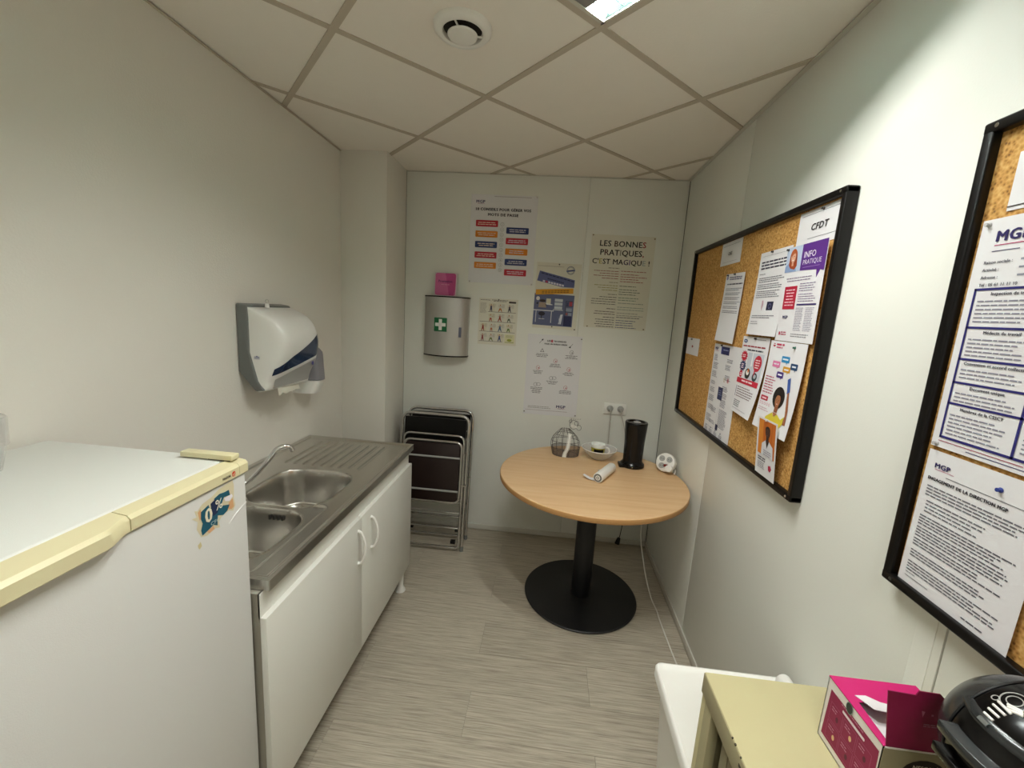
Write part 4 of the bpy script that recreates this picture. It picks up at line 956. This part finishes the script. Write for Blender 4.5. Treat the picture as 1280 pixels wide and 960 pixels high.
MB().tube(catmull([(.598, YB-.055, .55), (.602, YB-.055, .35), (.600, YB-.058, .2), (.590, YB-.062, .10), (.584, YB-.065, .078)], 6), .0028, 7).build('plug_cord', M['black_lac'], t)
MB().cyl((.584, YB-.065, .080), (.575, YB-.07, .035), .011, .018, 14).build('plug_body', M['black_lac'], t, .003)

# ================================================================== FOLDING CHAIRS
def folding_chair(label):
    t = thing('folding_chair', label, 'chair', (0, 0, 0), 0, 'folded chairs by the pillar')
    HW = .222; lean = .085
    def L(x, z, o=0): return (x, o+lean*z/.9, z)
    MB().tube(rounded([L(-HW, .012), L(-HW, .9), L(HW, .9), L(HW, .012)], .06, 8), .0105, 10).build('back_frame', M['chrome'], t, world=False)
    rows = []; 
    for z in (.872, .64): rows.append([(-.205+.41*k/12, lean*z/.9+.012*math.sin(PI*k/12)+.004, z) for k in range(13)])
    b = MB().surf(rows); b.surf([[(p[0], p[1]+.012, p[2]) for p in r] for r in rows])
    for e in (0, -1): b.surf([[rows[0][e], rows[1][e]], [(rows[0][e][0], rows[0][e][1]+.012, .872), (rows[1][e][0], rows[1][e][1]+.012, .64)]])
    for r in rows: b.surf([r, [(p[0], p[1]+.012, p[2]) for p in r]])
    b.build('backrest', M['black_lac'], t, world=False)
    HS = .190
    MB().tube(rounded([L(-HS, .335, -.030), L(-HS, .735, -.030), L(HS, .735, -.030), L(HS, .335, -.030)], .045, 6, True), .009, 10, True).build('seat_frame', M['chrome'], t, world=False)
    MB().tube(rounded([L(-.199, .42, -.012), L(-.199, .772, -.012), L(.199, .772, -.012), L(.199, .42, -.012)], .045, 6), .008, 10).build('seat_rail', M['chrome'], t, world=False)
    b = MB(); 
    for k in range(1): b.add([L(-.178, .345, -.036), L(.178, .345, -.036), L(.178, .722, -.036), L(-.178, .722, -.036), L(-.178, .345, -.022), L(.178, .345, -.022), L(.178, .722, -.022), L(-.178, .722, -.022)], [(0, 1, 2, 3), (4, 7, 6, 5), (0, 4, 5, 1), (1, 5, 6, 2), (2, 6, 7, 3), (3, 7, 4, 0)])
    b.build('seat', M['seat'], t, .004, world=False)
    for z in (.635, .415): MB().tube([L(-.184, z, -.042), L(.184, z, -.042)], .0068, 8).build('seat_bar', M['grey_lt'], t, world=False)
    MB().tube(rounded([L(-.203, .66, -.012), L(-.203, .03, -.022), L(.203, .03, -.022), L(.203, .66, -.012)], .03, 5), .009, 10).build('rear_leg_frame', M['chrome'], t, world=False)
    for z, o in ((.255, 0.0), (.16, -.016)): MB().tube([L(-.215 if o == 0 else -.2, z, o), L(.215 if o == 0 else .2, z, o)], .007, 8).build('stretcher', M['chrome'], t, world=False)
    for s in (-1, 1):
        MB().cyl(L(s*HW, 0), L(s*HW, .03), .0125, seg=12).build('foot_cap', M['grey_pl'], t, world=False)
        MB().box(s*.165-.016, s*.165+.016, -.022, .002, .058, .078).build('clip', M['black_lac'], t, world=False)
        MB().cyl((s*.196, .020, .45), (s*.235, .022, .45), .005, seg=8).build('pivot', M['chrome'], t, world=False)
    return t
ch = folding_chair('front one of the folded chrome and black chairs beside the pillar'); ch.location = (-.703, 2.548, 0)
c2 = copy_tree(ch); c2.location = (-.706, 2.700, 0); c2['label'] = 'rear folded chrome chair, nearest the back wall, mostly hidden by the front one'

# ================================================================== RIGHT FOREGROUND
t = thing('waste_bin', 'white plastic bin with flat lid beside the beige cabinet', 'bin', (.575, .98, 0))
def rr2(x0, x1, y0, y1, r, z, n=5): return [(p.x, p.y, z) for p in rounded([(x0, y0, 0), (x1, y0, 0), (x1, y1, 0), (x0, y1, 0)], r, n, True)]
b = MB(); rows = []
for z, i in ((0, .045), (.01, .04), (.3, .026), (.545, .012)): r = rr2(.39+i, .775-i*.5, .825+i*.4, 1.155-i, .03, z); rows.append(r+[r[0]])
b.surf(rows); b.add(rows[0][:-1], [tuple(range(len(rows[0])-1))]); b.add(rows[-1][:-1], [tuple(range(len(rows[0])-1))])
b.build('bin_body', M['white_plastic'], t, ang=60)
b = MB(); rows = []
for z, i in ((.545, .0), (.572, .0), (.579, .003), (.581, .008), (.577, .014)): r = rr2(.387+i, .778-i, .82+i, 1.158-i, .022, z); rows.append(r+[r[0]])
b.surf(rows); b.add(rows[-1][:-1], [tuple(range(len(rows[0])-1))]); b.add(rows[0][:-1], [tuple(range(len(rows[0])-1))])
b.build('lid', M['white_plastic'], t, ang=50)
MB().cyl((.748, .85, .586), (.748, 1.14, .586), .021, seg=20).build('hinge', M['white_plastic'], t, .004)

BX, BY1, BZ = .373, .803, .88
BY0 = -.22
t = thing('filing_cabinet', 'beige metal shutter cabinet in the right foreground', 'cabinet', (.575, .3, 0))
box('top', (BX, .778, BY0, BY1, BZ-.028, BZ), M['beige'], t, .002)
box('side_panel', (BX+.002, .776, BY1-.02, BY1-.001, .03, BZ-.028), M['beige'], t, .001)
box('side_panel', (BX+.002, .776, BY0+.001, BY0+.02, .03, BZ-.028), M['beige'], t, .001)
box('back_panel', (.765, .776, BY0+.02, BY1-.02, .03, BZ-.028), M['beige'], t)
box('plinth', (BX+.01, .776, BY0+.01, BY1-.01, 0, .03), M['beige_dark'], t)
box('frame_post', (BX+.001, BX+.02, BY1-.052, BY1-.02, .03, BZ-.046), M['beige_shaded'], t, .001)
box('front_rail', (BX-.001, BX+.02, BY0, BY1, BZ-.046, BZ-.002), M['beige_shaded'], t, .001, label='beige front rail with shade painted into its colour')
box('inner_back', (BX+.06, BX+.065, BY0+.02, BY1-.02, .03, BZ-.028), M['dark_gap'], t)
y = BY1-.085
while y > BY0+.06:
    box('shutter_slat', (BX+.012, BX+.020, y-.026, y, .03, BZ-.032), M['beige_dark'], t, .0025)
    y -= .0285
b = MB(); rg = random.Random(9)
for k in range(22):
    yy = BY1-.06-rg.random()**.8*.5; ln = rg.uniform(.0015, .005); b.box(BX-.0014, BX+.0006+rg.random()*.0006, yy, yy+ln, BZ-.0025, BZ+.0003)
b.build('chipped_edge', M['wear'], t, label='dark chips along the top edge')
b = MB(); b.box(BX-.0016, BX, .615, .632, BZ-.020, BZ-.014); b.box(BX-.0016, BX, .600, .608, BZ-.022, BZ-.012); b.build('scratch', M['wear'], t)

# capsule box
cx0, cx1, cy0, cy1, cz0, cz1 = .533, .674, .573, .696, BZ+.0005, BZ+.118
t = thing('capsule_box', 'open magenta and white coffee capsule carton on the beige cabinet', 'carton', ((cx0+cx1)/2, (cy0+cy1)/2, cz0))
w_ = .0016
b = MB(); b.box(cx0, cx1, cy0, cy0+w_, cz0, cz1); b.box(cx0, cx1, cy1-w_, cy1, cz0, cz1); b.box(cx0, cx0+w_, cy0, cy1, cz0, cz1); b.box(cx1-w_, cx1, cy0, cy1, cz0, cz1); b.box(cx0, cx1, cy0, cy1, cz0, cz0+w_)
b.build('carton_body', M['card'], t)
# top: far magenta panel still closed, torn inner edge, front flap raised
b = MB(); b.prism([(cx0-.0005, cy1+.0005), (cx1, cy1+.0005), (cx1, cy1-.02), (cx0+.085, cy1-.050), (cx0+.065, cy1-.052), (cx0+.045, cy1-.044), (cx0+.014, cy1-.050), (cx0+.011, cy0+.004), (cx0-.0005, cy0)], cz1, cz1+.0016, 'z'); b.build('top_panel', M['magenta'], t, label='bright magenta top panel')
b = MB(); b.prism([(cx0+.016, cy1-.038), (cx0+.034, cy1-.036), (cx0+.050, cy1-.046), (cx0+.070, cy1-.050), (cx0+.062, cy1-.066), (cx0+.030, cy1-.062)], cz1+.002, cz1+.003, 'z'); b.build('torn_edge', M['paper'], t, label='white torn edge')
fp = [(.004, 0), (-.002, .045), (-.008, .090), (.030, .088), (.033, .095), (.062, .094), (.068, .088), (.085, .084), (.135, .080), (.138, 0)]
vs = [(cx0+p[0], cy0+.001+p[1]*.04, cz1+p[1]) for p in fp]; n = len(vs)
b = MB().add(vs+[(v[0], v[1]+.0014, v[2]) for v in vs], [tuple(range(n)), tuple(range(n, 2*n))[::-1]]+[(k, (k+1) % n, n+(k+1) % n, n+k) for k in range(n)])
b.build('raised_flap', M['magenta_d'], t, label='dark magenta raised flap')
b = MB(); b.box(cx0+.016, cx1-.01, cy0+.014, cy1-.02, cz0+.05, cz0+.100); b.build('inner_tray', M['paper'], t, .004)
pr = Print(); pr.poly([(14, 16), (156, 14), (160, 106), (10, 108)], '#8c1246', 0)
for k in range(3):
    for q in range(2): 
        X0, Y0 = 22+k*42, 34+q*36; pr.rect(X0, Y0, 38, .7, '#b0567c', 1); pr.rect(X0, Y0, .7, 32, '#b0567c', 1); pr.rect(X0+38, Y0, .7, 32, '#b0567c', 1); pr.rect(X0, Y0+32, 38, .7, '#b0567c', 1); pr.ell(X0+24, Y0+20, 4, 5, '#e2b98a' if (k+q) % 2 else '#5e1030', 1); pr.lines(X0+5, Y0+6, 18, 2, 5, 1.6, '#c98aa4')
pr.rrect(56, 24, 66, 5, 2, '#e6d6dc', 2); pr.lines(50, 17, 84, 1, 4, 1.6, '#c98aa4'); pr.ell(72, 8, 10, 10, '#2f3a34', 3); pr.ring(72, 8, 10, 1.2, '#8a9a90', 4)
o = pr.build(t, .17, .12, name='side_print'); o.scale = (.76, 1, .98); o.location = Vector((cx0, cy1, cz1))-t.location; o.rotation_euler = (0, 0, -PI/2)
pr = Print(); pr.rect(0, 0, 141, 116, '#8a8166', 0); pr.ell(62, 38, 32, 26, '#20120f', 1); pr.text('NESCAFÉ', 62, 28, 9, '#d9cfc0', 'c', 1, maxw=34); pr.text('Dolce', 62, 42, 17, '#e9dccb', 'c', .5, shear=.2); pr.text('Gusto', 62, 56, 17, '#e9dccb', 'c', .5, shear=.2); pr.rect(100, 12, 38, 40, '#7c0b3c', 1)
o = pr.build(t, .17, .12, name='front_print'); o.location = Vector((cx0, cy0, cz1-.002))-t.location
pr = Print(); pr.poly([(0, 0), (5, 1), (3, 10)], '#a8607c', 0); pr.rect(14, 4, 3, 3, '#a8607c', 0); pr.lines(6, 20, 26, 2, 3, 1.6, '#94607a', jit=0)
o = pr.build(t, .17, .12, name='flap_print'); o.location = Vector((cx0+.040, cy0+.0025, cz1+.066))-t.location; o.rotation_euler = (math.atan(-.04), 0, 0)

# coffee machine
t = thing('coffee_machine', 'glossy black capsule coffee machine at the bottom right corner', 'coffee machine', (.63, .45, BZ))
HCX, HCY, HCZ, HR = .625, .470, 1.100, .095
MB().lathe([(0, 0), (.088, 0), (.092, .006), (.090, .018), (.05, .024), (0, .024)], (HCX+.005, HCY-.02, BZ), 40).build('base', M['black_matt'], t)
MB().prism([(HCX-.01, BZ+.02), (HCX+.07, BZ+.02), (HCX+.08, BZ+.1), (HCX+.075, BZ+.17), (HCX-.02, BZ+.17), (HCX-.005, BZ+.1)], HCY-.07, HCY+.03, 'y').build('column', M['black_matt'], t, .012, seg=3)
def sp(az, sl, g=0.0):
    c_ = math.sqrt(max(0, 1-sl*sl)); return (HCX+(HR+g)*c_*math.cos(az), HCY+(HR+g)*c_*math.sin(az), HCZ+(HR+g)*sl)
MB().surf([[sp(2*PI*k/56, math.sin(-.85+(.85+PI/2)*i/32)) for k in range(57)] for i in range(33)]).build('head', M['black'], t, ang=60)
rows = []
for i in range(15):     # smoky rear shell over the top, behind the seam
    ph = .40+(PI/2-.40)*i/14; rows.append([(HCX+(HR+.0012)*math.cos(ph)*math.cos(q), HCY+(HR+.0012)*math.sin(ph), HCZ+(HR+.0012)*math.cos(ph)*math.sin(q)) for q in [-.5+(PI+1.0)*k/40 for k in range(41)]])
MB().surf(rows).build('rear_shell', M['shell_grey'], t, ang=60, label='dark grey translucent rear shell')
MB().tube([(HCX+(HR+.0004)*math.cos(.385)*math.cos(q), HCY+(HR+.0004)*math.sin(.385), HCZ+(HR+.0004)*math.cos(.385)*math.sin(q)) for q in [-.5+(PI+1.0)*k/40 for k in range(41)]], .0016, 6).build('seam', M['black_matt'], t)
def strap(name, az0, az1, s0, s1, g, mt, lab=None):
    rows = [[sp(math.radians(az0+(az1-az0)*k/30), s0+(s1-s0)*e/4, g*(1 if 0 < e < 4 else -.2)) for e in range(5)] for k in range(31)]
    return MB().surf(rows).build(name, mt, t, ang=50, label=lab)
strap('grey_band', 150, 250, .47, .60, .0022, M['shell_grey'], 'dark grey band across the head')
strap('band_button', 172, 180, .50, .57, .0045, M['grey_pl'])
for A_, B_ in (((-.786, .146, .600), (-.795, .031, .606)), ((-.738, .158, .656), (-.747, .024, .664)), ((-.686, .169, .708), (-.700, .013, .714)), ((-.633, .175, .754), (-.656, .001, .755)), ((-.605, .105, .789), (-.565, -.026, .825)), ((-.625, .080, .777), (-.580, -.045, .813)), ((-.649, .069, .757), (-.595, -.062, .802))):
    pts = []
    for q in range(6):
        dv = (Vector(A_).lerp(Vector(B_), q/5)).normalized()*(HR+.0004); pts.append((HCX+dv.x, HCY+dv.y, HCZ+dv.z))
    MB().tube(pts, .0016, 6).build('vent_mark', M['white_plastic'], t)
for cd, rad, th in (((-.529, .111, .841), .0125, .0007), ((-.529, .111, .841), .007, .0006), ((-.615, .230, .754), .0035, .0006)):
    cd = Vector(cd).normalized(); e1 = cd.cross(Vector((0, 0, 1))).normalized(); e2 = cd.cross(e1)
    MB().tube([Vector((HCX, HCY, HCZ))+(cd*(HR+.0)+(e1*math.cos(q)+e2*math.sin(q))*rad).normalized()*(HR+.0005) for q in [2*PI*k/24 for k in range(24)]], th, 6, True).build('emblem_ring', M['grey_lt'], t)
def ledge(name, a0, a1, z0, z1, r0, tip, mt):
    n = 24; vs = []; 
    for k in range(n+1):
        u = k/n; az = math.radians(a0+(a1-a0)*u); ro = r0+tip*(math.exp(-u*7))+.004*math.sin(PI*u)
        for rr_, zz in ((.070, z0), (ro, z0), (ro, z1), (.070, z1+.004)): vs.append((HCX+rr_*math.cos(az), HCY+rr_*math.sin(az), zz))
    fs = [(4*k+q, 4*k+(q+1) % 4, 4*k+4+(q+1) % 4, 4*k+4+q) for k in range(n) for q in range(4)]+[(0, 1, 2, 3), (4*n, 4*n+1, 4*n+2, 4*n+3)]
    return MB().add(vs, fs).build(name, mt, t, .001)
ledge('lever', 163, 262, 1.112, 1.124, .103, .006, M['shell_grey'])
ledge('capsule_holder', 161, 262, 1.078, 1.090, .099, .008, M['black'])
